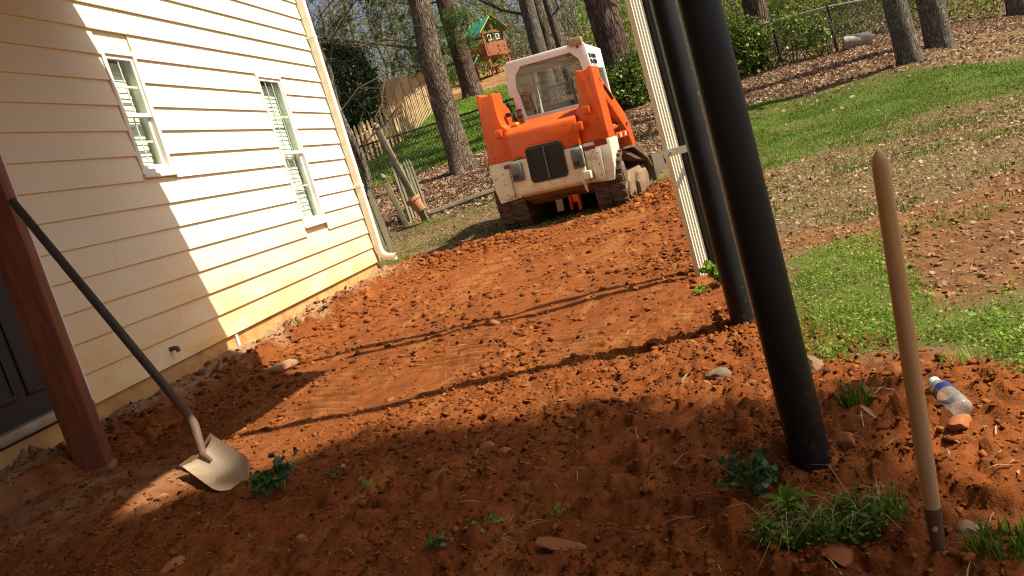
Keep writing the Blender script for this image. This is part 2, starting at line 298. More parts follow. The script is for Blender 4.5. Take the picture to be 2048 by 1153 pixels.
def ground_mat():
    m, t, b = new_mat('yard_ground'); v = coords(t)
    def att(n): a = t.nodes.new('ShaderNodeAttribute'); a.attribute_name = n; return a.outputs['Fac']
    n1 = noise(t, v, 1.3, 6, .6); n2 = noise(t, v, 9, 8, .65); n3 = noise(t, v, 60, 6, .6)
    clay = mixc(t, ramp(t, n1, .3, .7), (.225, .063, .0135), (.175, .045, .0095)); clay = mixc(t, ramp(t, n2, .42, .72), clay, (.095, .027, .006))
    clay = mixc(t, ramp(t, noise(t, coords(t, (3.2, .8, 1)), 2.2, 8, .62), .54, .72), clay, (.29, .108, .030))
    clay = mixc(t, ramp(t, n3, .55, .8), clay, (.10, .030, .007))
    clay = mixc(t, ramp(t, noise(t, v, 130, 3, .5), .60, .70), clay, (.06, .017, .005))
    clay = mixc(t, att('track'), clay, (.31, .125, .040))
    duff = mixc(t, ramp(t, n2, .3, .7), (.17, .10, .052), (.09, .05, .026)); duff = mixc(t, ramp(t, n1, .5, .75), duff, (.14, .12, .035))
    gr = mixc(t, ramp(t, n2, .3, .7), (.055, .09, .008), (.10, .11, .02))
    turn = mixc(t, ramp(t, n2, .35, .65), (.20, .092, .036), (.11, .048, .02))
    mulch = mixc(t, ramp(t, n2, .3, .7), (.36, .19, .075), (.26, .13, .05))
    ash = mixc(t, ramp(t, n2, .3, .7), (.36, .25, .15), (.25, .13, .06))
    col = mixc(t, att('turn'), duff, turn); col = mixc(t, att('grass'), col, gr); col = mixc(t, att('mulch'), col, mulch); col = mixc(t, att('clay'), col, clay); col = mixc(t, att('ash'), col, ash)
    t.links.new(col, b.inputs['Base Color']); b.inputs['Roughness'].default_value = .95; b.inputs['Specular IOR Level'].default_value = .12
    ad = t.nodes.new('ShaderNodeMath'); ad.operation = 'ADD'; t.links.new(n3, ad.inputs[0]); t.links.new(noise(t, v, 190, 4, .6), ad.inputs[1])
    bump(t, b, ad.outputs[0], .9, .006); return m
M['ground'] = ground_mat()
# ------------------------------------------------------------------ mesh helpers
def link(o, parent=None):
    COL.objects.link(o)
    if parent is not None: o.parent = parent
    return o
def tag(o, label=None, cat=None, group=None, kind=None):
    for k, v in (('label', label), ('category', cat), ('group', group), ('kind', kind)):
        if v: o[k] = v
    return o
def thing(name, label, cat, loc=(0, 0, 0), group=None, rot=None):
    o = bpy.data.objects.new(name, None); o.empty_display_size = .1; COL.objects.link(o); o.location = [float(c) for c in loc]
    if rot is not None: o.rotation_euler = rot
    return tag(o, label, cat, group)
def npmesh(name, V, F, m=None, smooth=False):
    me = bpy.data.meshes.new(name); V = np.ascontiguousarray(V, np.float32); F = np.asarray(F, np.int32); n, k = F.shape
    me.vertices.add(len(V)); me.vertices.foreach_set('co', V.ravel()); me.loops.add(n*k); me.loops.foreach_set('vertex_index', F.ravel())
    me.polygons.add(n); me.polygons.foreach_set('loop_start', np.arange(0, n*k, k, dtype=np.int32))
    if smooth: me.polygons.foreach_set('use_smooth', np.ones(n, bool))
    me.update(calc_edges=True); me.validate()
    if m: me.materials.append(m)
    return me
class MB:
    def __init__(s): s.v = []; s.f = []
    def add(s, vs, fs):
        o = len(s.v); s.v += [tuple(float(c) for c in p) for p in vs]; s.f += [tuple(i+o for i in f) for f in fs]; return s
    def box(s, c, d, R=None):
        vs = [Vector((sx*d[0]/2, sy*d[1]/2, sz*d[2]/2)) for sz in (-1, 1) for sx, sy in ((-1, -1), (1, -1), (1, 1), (-1, 1))]
        if R is not None: vs = [R @ q for q in vs]
        c = Vector(c); return s.add([q+c for q in vs], [(3, 2, 1, 0), (4, 5, 6, 7), (0, 1, 5, 4), (1, 2, 6, 5), (2, 3, 7, 6), (3, 0, 4, 7)])
    def bx(s, a, b): return s.box([(a[i]+b[i])/2 for i in range(3)], [abs(b[i]-a[i]) for i in range(3)])
    def ext(s, pts, vec):           # prism: polygon (3d points) moved along vec
        n = len(pts); a = [Vector(p) for p in pts]; vec = Vector(vec); nr = sum(((a[i]-a[0]).cross(a[(i+1) % n]-a[0]) for i in range(n)), Vector())
        if nr.dot(vec) > 0: a = a[::-1]
        return s.add(a+[p+vec for p in a], [tuple(range(n)), tuple(range(2*n-1, n-1, -1))]+[((i+1) % n, i, n+i, n+(i+1) % n) for i in range(n)])
    def ring(s, outer, inner, vec):   # frame: same-count outer and inner loops extruded along vec
        n = len(outer); vec = Vector(vec); o = [Vector(p) for p in outer]; i_ = [Vector(p) for p in inner]
        vs = o+i_+[p+vec for p in o]+[p+vec for p in i_]; fs = []
        for k in range(n):
            j = (k+1) % n
            fs += [(k, j, n+j, n+k), (2*n+j, 2*n+k, 3*n+k, 3*n+j), (j, k, 2*n+k, 2*n+j), (n+k, n+j, 3*n+j, 3*n+k)]
        return s.add(vs, fs)
    def tube(s, pts, rad, n=10, cap=True):
        P = [Vector(p) for p in pts]; k = len(P); rad = rad if hasattr(rad, '__len__') else [rad]*k; vs = []; ref = None
        for i in range(k):
            d = (P[min(i+1, k-1)]-P[max(i-1, 0)]).normalized()
            if ref is None: ref = Vector((1, 0, 0)) if abs(d.x) < .8 else Vector((0, 1, 0))
            u = (ref-d*ref.dot(d)).normalized(); ref = u; q = d.cross(u)
            vs += [P[i]+(u*math.cos(2*math.pi*j/n)+q*math.sin(2*math.pi*j/n))*rad[i] for j in range(n)]
        fs = [(i*n+j, i*n+(j+1) % n, (i+1)*n+(j+1) % n, (i+1)*n+j) for i in range(k-1) for j in range(n)]
        if cap: fs += [tuple(range(n-1, -1, -1)), tuple((k-1)*n+j for j in range(n))]
        return s.add(vs, fs)
    def build(s, name, m, parent=None, smooth=False, bevel=0, seg=2, world=False, loc=None, angle=35):
        off = Vector(parent.location) if (world and parent is not None) else Vector((0, 0, 0))
        if world and parent is not None and parent.parent is not None: off = off+Vector(parent.parent.location)
        if loc is not None: off = Vector(loc)
        bm = bmesh.new(); vv = [bm.verts.new(Vector(p)-off) for p in s.v]
        for f in s.f:
            try: bm.faces.new([vv[i] for i in f])
            except ValueError: pass
        bmesh.ops.recalc_face_normals(bm, faces=bm.faces)
        if bevel:
            ed = [e for e in bm.edges if len(e.link_faces) == 2 and e.calc_face_angle(0) > .5]
            bmesh.ops.bevel(bm, geom=ed, offset=bevel, segments=seg, affect='EDGES', clamp_overlap=True, profile=.5)
        me = bpy.data.meshes.new(name); bm.to_mesh(me); bm.free(); me.materials.append(m)
        if smooth or bevel:
            me.polygons.foreach_set('use_smooth', np.ones(len(me.polygons), bool)); me.set_sharp_from_angle(angle=math.radians(angle))
        o = bpy.data.objects.new(name, me); link(o, parent)
        if loc is not None: o.location = off
        return o
def obj(name, me, parent=None, loc=None, rot=None):
    o = bpy.data.objects.new(name, me); link(o, parent)
    if loc is not None: o.location = [float(c) for c in loc]
    if rot is not None: o.rotation_euler = rot
    return o
def copy_tree(o, parent=None):
    c = o.copy(); COL.objects.link(c); c.parent = parent
    for ch in list(o.children): copy_tree(ch, c)
    return c
def unit(a): return a/np.maximum(np.linalg.norm(a, axis=-1, keepdims=True), 1e-9)
def leaf_quads(P, s, asp=.55, up=None, tilt=1.0):
    """one diamond-shaped folded leaf of two triangles round every point; up biases the normals"""
    n = len(P); nr = RNG.normal(size=(n, 3)); 
    if up is not None: nr = nr*tilt+np.array(up)
    nr = unit(nr); a = unit(np.cross(nr, unit(RNG.normal(size=(n, 3))))); b = np.cross(nr, a); s = np.broadcast_to(s, (n,))[:, None]
    lift = nr*s*.25*RNG.uniform(-1, 1, (n, 1))
    V = np.stack([P-a*s, P-b*s*asp+lift, P+a*s, P+b*s*asp+lift], 1).reshape(-1, 3)
    k = np.arange(n)[:, None]*4; return V, np.concatenate([k+np.array([0, 1, 2]), k+np.array([0, 2, 3])])
def blades(P, h, w, lean=.5):
    n = len(P); a = RNG.uniform(0, 2*np.pi, n); d = np.stack([np.cos(a), np.sin(a), 0*a], 1); q = np.stack([-np.sin(a), np.cos(a), 0*a], 1)
    h = np.broadcast_to(h, (n,))[:, None]; w = np.broadcast_to(w, (n,))[:, None]; l = RNG.uniform(.1, 1, (n, 1))*lean
    up = np.array([0, 0, 1.]); m = P+up*h*.6+d*h*l*.35; t = P+up*h*(1-.4*l)+d*h*l
    V = np.stack([P-q*w, P+q*w, m-q*w*.7, m+q*w*.7, t], 1).reshape(-1, 3); k = np.arange(n)[:, None]*5
    return V, np.concatenate([k+np.array([0, 1, 3]), k+np.array([0, 3, 2]), k+np.array([2, 3, 4])])
def scatter(n, x0, x1, y0, y1, maskf=None, bias=None):
    y = RNG.uniform(y0, y1, n) if bias is None else y0*(y1/y0)**RNG.uniform(0, 1, n)
    x = RNG.uniform(x0, x1, n)
    if maskf is not None:
        k = RNG.uniform(0, 1, n) < maskf(x, y); x = x[k]; y = y[k]
    return x, y
_ico = {}
def ico(sub):
    if sub not in _ico:
        bm = bmesh.new(); bmesh.ops.create_icosphere(bm, subdivisions=sub, radius=1); _ico[sub] = (np.array([v.co[:] for v in bm.verts]), np.array([[v.index for v in f.verts] for f in bm.faces])); bm.free()
    return _ico[sub]
def lumps(P, s, sub=1, flat=.62, rough=.38):
    v, f = ico(sub); n = len(P); k = len(v)
    D = v[None]*(1+rough*RNG.normal(size=(n, k, 1))); D = D*RNG.uniform(.6, 1.25, (n, 1, 3))*np.array([1, 1, flat])
    a = RNG.uniform(0, 6.28, n); c, s_ = np.cos(a)[:, None], np.sin(a)[:, None]
    D = np.stack([D[..., 0]*c-D[..., 1]*s_, D[..., 0]*s_+D[..., 1]*c, D[..., 2]], -1)
    V = (P[:, None]+D*np.broadcast_to(s, (n,))[:, None, None]).reshape(-1, 3)
    return V, (f[None]+np.arange(n)[:, None, None]*k).reshape(-1, 3)
def rock(name, label, p, size, m, cat='rock', sub=3, seed=0, flat=.6, group=None):
    v, f = ico(sub); r = np.random.default_rng(seed); v = v.copy(); nrm = v.copy()
    for i in range(7):                                   # chip flat faces off a sphere
        d = unit(r.normal(size=3)); k = r.uniform(.55, .8); e = nrm @ d; v = np.where((v @ d > k)[:, None], v-(v @ d-k)[:, None]*d, v)
    v = v*(1+.08*perlin(v[:, 0]*3+seed, v[:, 1]*3+v[:, 2]*2, 3))[:, None]*np.array(size)
    me = npmesh(name, v, f, m, True); me.set_sharp_from_angle(angle=math.radians(28)); o = obj(name, me, None, p, (r.uniform(-.2, .2), r.uniform(-.2, .2), r.uniform(0, 6)))
    return tag(o, label, cat, group)
# ------------------------------------------------------------------ ground: one sheet to the horizon
def geo_steps(a, b, s0, k):
    out = [a]
    while out[-1] < b: out.append(out[-1]+s0); s0 *= k
    return out
gx = [-x for x in geo_steps(3.75, 420, .05, 1.13)][::-1]+list(np.arange(-3.7, -1.6, .016))+list(np.arange(-1.6, .95, .0095))+list(np.arange(.95, 1.7, .018))+geo_steps(1.72, 420, .03, 1.045)
gy = [-x for x in geo_steps(-.85, 300, .12, 1.2)][::-1]
yv = .9
while yv < 11.5: gy.append(yv); yv += min(max(.0072, .0062*yv), .0135 if yv < 4.7 else .024)
gy += geo_steps(yv, 420, .1, 1.03)
gx = np.unique(np.array(gx)); gy = np.unique(np.array(gy)); XX, YY = np.meshgrid(gx, gy)
xf, yf = XX.ravel(), YY.ravel(); zf = Z(xf, yf); nx, ny = len(gx), len(gy)
ii = (np.arange(ny-1)[:, None]*nx+np.arange(nx-1)[None]).ravel()
gme = npmesh('ground', np.stack([xf, yf, zf], 1), np.stack([ii, ii+1, ii+nx+1, ii+nx], 1), M['ground'], True)
def addatt(n, v): a = gme.attributes.new(n, 'FLOAT', 'POINT'); a.data.foreach_set('value', np.asarray(v, np.float32))
addatt('clay', clay_mask(xf, yf)); addatt('track', .42*track_mask(xf, yf)*sst(-.3, .3, fbm(xf*6, yf*6, 3, 150)+.1)); addatt('turn', turn_mask(xf, yf)); addatt('grass', np.clip(np.maximum(lawn_mask(xf, yf), weed_mask(xf, yf)*.8), 0, 1))
addatt('mulch', sst(33, 36, yf)*sst(60, 52, yf)*sst(.5, -2, xf)); addatt('ash', .55*np.exp(-(((xf+2.7)/.5)**2+((yf-2.9)/.38)**2))*sst(-.3, .3, fbm(xf*5, yf*5, 3, 46)+.25)+.8*sst(-3.12, -3.3, xf+.08*fbm(xf*3, yf*3, 3, 44))*sst(10, 9.2, yf))
tag(obj('ground', gme), 'red clay yard with grass and leaf litter rising to a wooded slope', kind='structure')
# ------------------------------------------------------------------ house
HY0, HY1 = -6.0, 9.32; EXPO = .18; SB = .25; NC = 21
house = thing('house', 'cream lap sided house wall with two white windows and a black door', 'house', (WX, 2, 0))
DOOR = (3.34, 4.12, .30, 2.38)            # door opening with its trim: y0,y1,z0,z1
W1 = (5.34, 5.735, 1.555, 2.455); W2 = (7.615, 8.165, .895, 2.415)
opens = [DOOR, W1, W2]
brick_ = {}
def board(y0, y1, zb, n):
    zt = zb+EXPO+.012; b = MB(); j = .0012*math.sin(n*7.3)
    pts = [(WX+.010+j, y0, zb), (WX-.006, y0, zb), (WX-.014, y0, zt), (WX-.009, y0, zt)]
    b.ext(pts, (0, y1-y0, 0)); return b
for c in range(NC):
    zb = SB+c*EXPO; zt = zb+EXPO; spans = [(HY0, HY1-.05)]
    for (a, b_, lo, hi) in opens:
        if zb < hi-.02 and zt > lo+.02:
            spans = [q for (s, e) in spans for q in ((s, min(e, a)), (max(s, b_), e)) if q[1]-q[0] > .01]
    out = []
    for s, e in spans:                    # butt joints, shifted from course to course
        cuts = [s]+sorted(y for y in (({0: [6.35], 1: [5.2], 4: [4.75], 11: [7.0], 13: [6.8]}.get(c, [])) + [HY0+1.2+(c*1.37) % 3.4]) if s+.2 < y < e-.2)+[e]
        out += [(a, b_) for a, b_ in zip(cuts[:-1], cuts[1:])]
    for a, b_ in out:
        board(a+.0008, b_-.0008, zb, c).build('siding_board', M['siding'], house, world=True)
ZT = SB+NC*EXPO
MB().bx((WX-.20, HY0, -.4), (WX-.016, HY1-.02, SB-.006)).build('foundation', M['foundation'], house, world=True)
inner = MB()
cuts = sorted([(W1[0]+.03, W1[1]-.03, W1[2]+.03, W1[3]-.03), (W2[0]+.03, W2[1]-.03, W2[2]+.03, W2[3]-.03), (DOOR[0]+.04, DOOR[1]-.04, SB-.004, DOOR[3]-.04)])
yp = HY0
for (a, b_, lo, hi) in cuts:
    inner.bx((WX-.12, yp, SB-.004), (WX-.017, a, ZT)); inner.bx((WX-.12, a, hi), (WX-.017, b_, ZT))
    if lo > SB: inner.bx((WX-.12, a, SB-.004), (WX-.017, b_, lo))
    yp = b_
inner.bx((WX-.12, yp, SB-.004), (WX-.017, HY1-.03, ZT)); inner.build('wall', M['siding'], house, world=True)
MB().bx((WX-6, HY1-.16, SB), (WX-.13, HY1-.035, ZT)).build('end_wall', M['siding'], house, world=True)
MB().bx((WX-6, HY0, ZT), (WX+.35, HY1+.3, ZT+.12)).build('eave', M['white'], house, world=True)
MB().bx((WX-6, HY0, SB-.01), (WX-5.9, HY1, ZT)).build('far_wall', M['siding'], house, world=True)
MB().bx((WX-.10, HY1-.048, SB-.01), (WX+.008, HY1+.03, ZT)).build('corner_trim', M['white'], house, world=True, bevel=.004)
def dspout(x, y, z0, z1, w, d, axis=1):   # ribbed rectangular downspout cross-section extruded up
    pts = []; n = 4
    def side(ax, s):
        r = []
        for i in range(n*4+1):
            t = i/(n*4)-.5; q = .0032*math.cos(2*math.pi*n*(t+.5)); r.append((t, q))
        return r
    for t, q in side(0, 1): pts.append((x+d/2+q, y+t*w, z0))
    for t, q in side(0, 1): pts.append((x-d/2-q, y-t*w, z0))
    return MB().ext(pts, (0, 0, z1-z0))
ds = dspout(WX+.055, HY1-.045, .44, ZT, .085, .065).build('downspout', M['cream_metal'], house, world=True, smooth=True, angle=50)
eb = MB(); yc = HY1-.045; prev = None
path = [(WX+.055, .445), (WX+.058, .38), (WX+.075, .325), (WX+.115, .285), (WX+.19, .262), (WX+.235, .256)]
rings = []
for i, (px, pz) in enumerate(path):
    a = path[max(i-1, 0)]; b_ = path[min(i+1, len(path)-1)]; tx, tz = b_[0]-a[0], b_[1]-a[1]; L = math.hypot(tx, tz); nxx, nzz = tz/L, -tx/L
    rings.append([(px+nxx*.036*sx, yc+.046*sy, pz+nzz*.036*sx) for sx, sy in ((-1, -1), (1, -1), (1, 1), (-1, 1))])
vs_ = [p for r in rings for p in r]; fs_ = [(i*4+k, i*4+(k+1) % 4, i*4+4+(k+1) % 4, i*4+4+k) for i in range(len(rings)-1) for k in range(4)]
o = MB().add(vs_, fs_).build('elbow', M['cream_metal'], ds, loc=(0, 0, 0), bevel=.006)
o.location = -Vector(house.location)
for z in (1.15, 2.9): MB().bx((WX+.004, HY1-.10, z), (WX+.092, HY1+.012, z+.03)).build('strap', M['cream_metal'], house, world=True)
def window(rect, cols, name_label):
    y0, y1, z0, z1 = rect; zm = z0+(z1-z0)*.485; wd = bpy.data.objects.new('window', None); link(wd, house); wd.location = Vector((WX, y0, z0))-house.location
    if name_label: wd['label'] = name_label
    t = .036; xf_ = WX+.012
    def rect_frame(n, a0, a1, b0, b1, th, xa, xb, m, thb=None):
        thb = thb or th
        MB().ring([(xa, a0, b0), (xa, a1, b0), (xa, a1, b1), (xa, a0, b1)], [(xa, a0+th, b0+thb), (xa, a1-th, b0+thb), (xa, a1-th, b1-thb), (xa, a0+th, b1-thb)], (xb-xa, 0, 0)).build(n, m, wd, world=True, bevel=.002, seg=1)
    rect_frame('frame', y0, y1, z0, z1, t, WX-.075, xf_, M['white'])
    MB().bx((WX-.02, y0-.012, z0-.028), (WX+.030, y1+.012, z0-.0005)).build('sill', M['white'], wd, world=True, bevel=.003)
    # upper sash outside, lower sash set further in
    rect_frame('upper_sash', y0+t, y1-t, zm-.02, z1-t, .026, WX-.022, WX-.002, M['white'], .03)
    rect_frame('lower_sash', y0+t, y1-t, z0+t, zm+.018, .028, WX-.050, WX-.026, M['white'], .034)
    for nm, a, b_, x in (('upper', zm+.01, z1-t-.03, WX-.012), ('lower', z0+t+.034, zm-.016, WX-.038)):
        MB().bx((x-.002, y0+t+.024, a), (x+.002, y1-t-.024, b_)).build('pane', M['glass'], wd, world=True)
        for k in range(1, cols):
            yy = y0+t+.026+(y1-y0-2*t-.052)*k/cols; MB().bx((x-.008, yy-.006, a), (x-.0035, yy+.006, b_)).build('muntin', M['white'], wd, world=True)
        MB().bx((x-.0085, y0+t+.024, (a+b_)/2-.008), (x-.003, y1-t-.024, (a+b_)/2+.008)).build('muntin', M['white'], wd, world=True)
    sl_ = MB().box((0, 0, 0), (.050, y1-y0-2*t-.03, .0022), Matrix.Rotation(math.radians(80), 3, 'Y')); first = None
    zz = z0+.045; k = 0
    while zz < z1-.06:
        if first is None: first = sl_.build('blind_slat', M['blind'], wd); q = first
        else: q = first.copy(); COL.objects.link(q); q.parent = wd
        q.location = (-.098, (y1-y0)/2, zz-z0); q.rotation_euler = (.012*math.sin(k*5.1)+(.05*math.sin(k*2.2) if (cols == 3 and k < 12) else 0), .1*math.sin(k*3.7), 0); zz += .043; k += 1
    MB().bx((WX-.62, y0+.01, z0), (WX-.60, y1+.6, z1)).build('room_back', M['room'], wd, world=True)
    MB().bx((WX-.60, y1+.58, z0), (WX-.121, y1+.60, z1)).build('room_side', M['room'], wd, world=True)
window(W1, 2, 'small white window with blinds, half in shade'); window(W2, 3, 'tall white window with blinds near the corner')
# door
dr = bpy.data.objects.new('door', None); link(dr, house); dr.location = Vector((WX, DOOR[0], DOOR[2]))-house.location; dr['label'] = 'black door with white trim behind the brown post'
y0, y1, z0, zt_ = DOOR
for a, b_ in ((y0, y0+.055), (y1-.055, y1)):
    MB().bx((WX-.10, a, z0-.02), (WX+.016, b_, zt_)).build('jamb', M['white'], dr, world=True, bevel=.004)
    MB().bx((WX-.06, a+(.055 if a == y0 else -.02), z0), (WX-.02, b_+(.02 if a == y0 else -.055), zt_-.06)).build('stop', M['white'], dr, world=True)
MB().bx((WX-.10, y0+.055, zt_-.06), (WX+.016, y1-.055, zt_)).build('head_trim', M['white'], dr, world=True)
MB().bx((WX-.10, y0+.056, z0-.035), (WX+.03, y1-.056, z0+.018)).build('threshold', M['alu'], dr, world=True, bevel=.005)
MB().bx((WX-.09, y0+.075, z0+.02), (WX-.055, y1-.075, zt_-.062)).build('leaf', M['door'], dr, world=True)
for k in range(2):
    for a in (z0+.14, z0+1.08):
        ya = y0+.14+k*.27; h = .72
        MB().ring([(WX-.056, ya, a), (WX-.056, ya+.21, a), (WX-.056, ya+.21, a+h), (WX-.056, ya, a+h)], [(WX-.056, ya+.03, a+.03), (WX-.056, ya+.18, a+.03), (WX-.056, ya+.18, a+h-.03), (WX-.056, ya+.03, a+h-.03)], (.012, 0, 0)).build('panel', M['door'], dr, world=True, bevel=.004)
pp = onX(348, 697, WX+.03)
MB().tube([(WX-.02, pp[1], pp[2]), (WX+.03, pp[1], pp[2]), (WX+.048, pp[1]+.005, pp[2]-.004), (WX+.052, pp[1]+.01, pp[2]-.03)], .016, 10).build('drain_elbow', M['dsteel'], house, smooth=True, world=True)
c_ = onX(475, 685, WX)
MB().bx((WX-.017, c_[1], .0), (WX+.004, c_[1]+.03, SB-.012)).build('white_stake', M['white'], house, world=True)
# ------------------------------------------------------------------ raised deck over the viewer, its posts
DZ = 3.10
poly = [(WX+.02, -5), (-.02, -5), (-.03, 2.4), (-.08, 3.15), (.05, 3.6), (.05, 4.05), (.14, 4.54), (-.25, 4.72), (-.75, 5.27), (-1.21, 5.54), (-2.18, 5.44), (-3.22, 5.22), (WX+.02, 5.17)]  # unseen deck's outline, shaped to cast the shade edges on wall and clay
deck = thing('raised_deck', 'wooden deck overhead carried by the round black posts', 'deck', (0, 1, DZ))
def yspan(x):
    ys = []
    for (xa, ya), (xb, yb) in zip(poly, poly[1:]+poly[:1]):
        if (xa-x)*(xb-x) < 0: ys.append(ya+(yb-ya)*(x-xa)/(xb-xa))
    ys.sort(); return ys[0], ys[-1]
xb = WX+.022
while xb < .13:
    x2 = min(xb+.14, .139); a0, b0 = yspan(xb+.001); a1, b1 = yspan(x2-.001)
    MB().ext([(xb, a0, DZ), (x2-.001, a1, DZ), (x2-.001, b1, DZ), (xb, b0, DZ)], (0, 0, .03)).build('deck_board', M['brownwood'], deck, world=True); xb += .14
for k in range(4): MB().bx((WX+.03, -4.6+2.4*k, DZ-.15), (-.1, -4.56+2.4*k, DZ-.002)).build('joist', M['brownwood'], deck, world=True)
MB().bx((-.16, -4.9, DZ-.15), (-.06, 2.3, DZ-.002)).build('beam', M['brownwood'], deck, world=True)
plab = ['thick black round post closest to the viewer, buried in red clay', 'black round post, middle one of the three', 'black round post strapped to the cream downspout']
post_xy = [G(1625, 930), G(1489, 655), G(1430, 533)]
for i, p in enumerate(post_xy):
    gz = z1(p[0], p[1]); t = thing('deck_post', plab[i], 'post', (p[0], p[1], gz), 'round black deck posts')
    MB().tube([(0, 0, -.25), (0, 0, DZ+.9-gz)], .045 if i == 0 else .0475, 28).build('shaft', M['post'], t, smooth=True)
    MB().bx((-.30, -.02, DZ-.06-gz), (-.03, .02, DZ-.012-gz)).build('bracket', M['black'], t)
    MB().tube([(0, 0, 2.0), (0, 0, 2.06)], .049, 28).build('collar', M['black'], t, smooth=True)
p = G(1407, 549); gz = z1(p[0], p[1]); px3, py3 = post_xy[2][0], post_xy[2][1]
sp = thing('downspout', 'cream ribbed downspout standing free in front of the black posts', 'downspout', (p[0], p[1], gz))
pipe = dspout(0, 0, -.1, DZ-.16-gz, .072, .045).build('pipe', M['cream_metal'], sp, smooth=True, angle=50); pipe.rotation_euler = (0, 0, math.radians(-58))
q = onY(1360, 300, p[1]); zs = q[2]
st = MB(); st.bx((p[0]-.050, p[1]-.054, zs-.02), (px3+.053, p[1]-.050, zs+.02)); st.bx((p[0]-.050, p[1]-.050, zs-.02), (p[0]-.046, p[1]+.05, zs+.02)); st.bx((px3+.049, p[1]-.050, zs-.02), (px3+.053, py3+.05, zs+.02)); st.build('strap', M['cream_metal'], sp, world=True)
MB().tube([(p[0]-.01, p[1]-.050, zs), (p[0]-.01, p[1]-.060, zs)], .007, 8).build('screw', M['galv'], sp, world=True)
# square brown deck post
p = G(195, 938); gz = z1(p[0], p[1]); bp = thing('wooden_post', 'dark brown square wooden post standing on a mound before the black door', 'post', (p[0], p[1], gz)); bp.rotation_euler = (0, 0, math.radians(24))
MB().bx((-.072, -.072, -.2), (.072, .072, DZ-.31-gz)).build('shaft', M['brownwood'], bp, bevel=.008)
MB().bx((-.078, -.078, -.05), (.078, .078, .012)).build('footing', M['mud'], bp, bevel=.01)
BP = Vector((p[0], p[1], gz))
# ------------------------------------------------------------------ shovel leaning on the brown post
tip = G(492, 972); top = onY(24, 402, BP.y-.10); top = Vector(top); tipv = Vector((tip[0], tip[1], z1(tip[0], tip[1])))
neck = Vector(onY(407, 912, tipv.y+.26)); shv = thing('shovel', 'long handled shovel with worn steel blade leaning on the brown wooden post', 'shovel', tuple(tipv))
mid = Vector(onY(352, 800, tipv.y+.42))
hp = [top, top.lerp(mid, .35), top.lerp(mid, .7), mid]
MB().tube(hp, [.019, .020, .020, .019], 14).build('handle', M['oldhandle'], shv, smooth=True, world=True)
nb = Vector(onY(388, 850, tipv.y+.33))
skt = [mid+(mid-hp[2]).normalized()*-.02, mid.lerp(nb, .5)+Vector((.004, 0, .006)), nb, neck.lerp(nb, .45), neck, neck.lerp(tipv, .22)]
MB().tube(skt, [.0205, .021, .0205, .019, .017, .008], 14).build('socket', M['rust'], shv, smooth=True, world=True)
ax = (tipv-neck).normalized(); side = ax.cross(Vector((0, 0, 1))).normalized()
side = (Vector(onY(533-24, 895, neck.y+.0))*0+Vector(CR)*.80+Vector(CU)*.52); side = (side-ax*side.dot(ax)).normalized(); nrm = side.cross(ax).normalized()
if nrm.z < 0: nrm = -nrm
L = (tipv-neck).length; bl = MB(); NU, NV = 13, 15; vs_ = []
for j in range(NV):
    v_ = j/(NV-1); hw = .086*(1 if v_ < .70 else math.sqrt(max(.0, 1-((v_-.70)/.30)**2*.62)))
    for i in range(NU):
        u_ = 2*i/(NU-1)-1
        vs_.append(neck+ax*(L*1.03*v_-.02-(.03 if 0 else 0))+side*(u_*hw)+nrm*(.030*u_*u_-.018*v_*(1-v_)+.010*math.exp(-(u_/.16)**2)*max(0, 1-v_*2)))
n = len(vs_); lo = [p-nrm*.0035 for p in vs_]; fs_ = []
for j in range(NV-1):
    for i in range(NU-1):
        a = j*NU+i; fs_ += [(a, a+1, a+NU+1, a+NU), (n+a+NU, n+a+NU+1, n+a+1, n+a)]
bd = [i for i in range(NU)]+[j*NU+NU-1 for j in range(1, NV)]+[(NV-1)*NU+i for i in range(NU-2, -1, -1)]+[j*NU for j in range(NV-2, 0, -1)]
fs_ += [(bd[k], bd[(k+1) % len(bd)], n+bd[(k+1) % len(bd)], n+bd[k]) for k in range(len(bd))]
MB().add(vs_+lo, fs_).build('blade', M['blade'], shv, smooth=True, world=True)
for s in (-1, 1):       # turned foot steps
    a = neck-ax*.02+side*(.022*s)+nrm*.012; b_ = neck-ax*.02+side*(.089*s)+nrm*.028
    MB().ext([a, b_, b_+nrm*.004-ax*.012, a+nrm*.004-ax*.012], nrm*.004).build('foot_step', M['rust'], shv, world=True)
# shovel stuck upright on the right
hb = G(1886, 1143); hb = Vector((hb[0], hb[1], z1(hb[0], hb[1]))); ht = Vector(onY(1757, 303, hb.y-.02))
sh2 = thing('upright_shovel', 'pale wooden tool handle standing upright in the clay at the right', 'shovel', tuple(hb))
sb_ = hb.lerp(ht, .135)
d_ = (ht-hb); prof_ = [(.125, .0130), (.16, .0140), (.30, .0147), (.55, .0147), (.80, .0138), (.955, .0136), (.978, .0130), (.992, .0098), (1.0, .004)]
MB().tube([hb+d_*a for a, r in prof_], [r for a, r in prof_], 18).build('handle', M['handlewood'], sh2, smooth=True, world=True)
MB().tube([hb-d_*.22, hb-d_*.05, hb+d_*.06, hb+d_*.136], [.009, .0105, .0125, .0146], 16).build('socket', M['rust'], sh2, smooth=True, world=True)
rv = sb_.lerp(hb, .35); MB().tube([rv+Vector((-.004, -.013, 0)), rv+Vector((-.005, -.018, 0))], .004, 8).build('rivet', M['galv'], sh2, smooth=True, world=True)
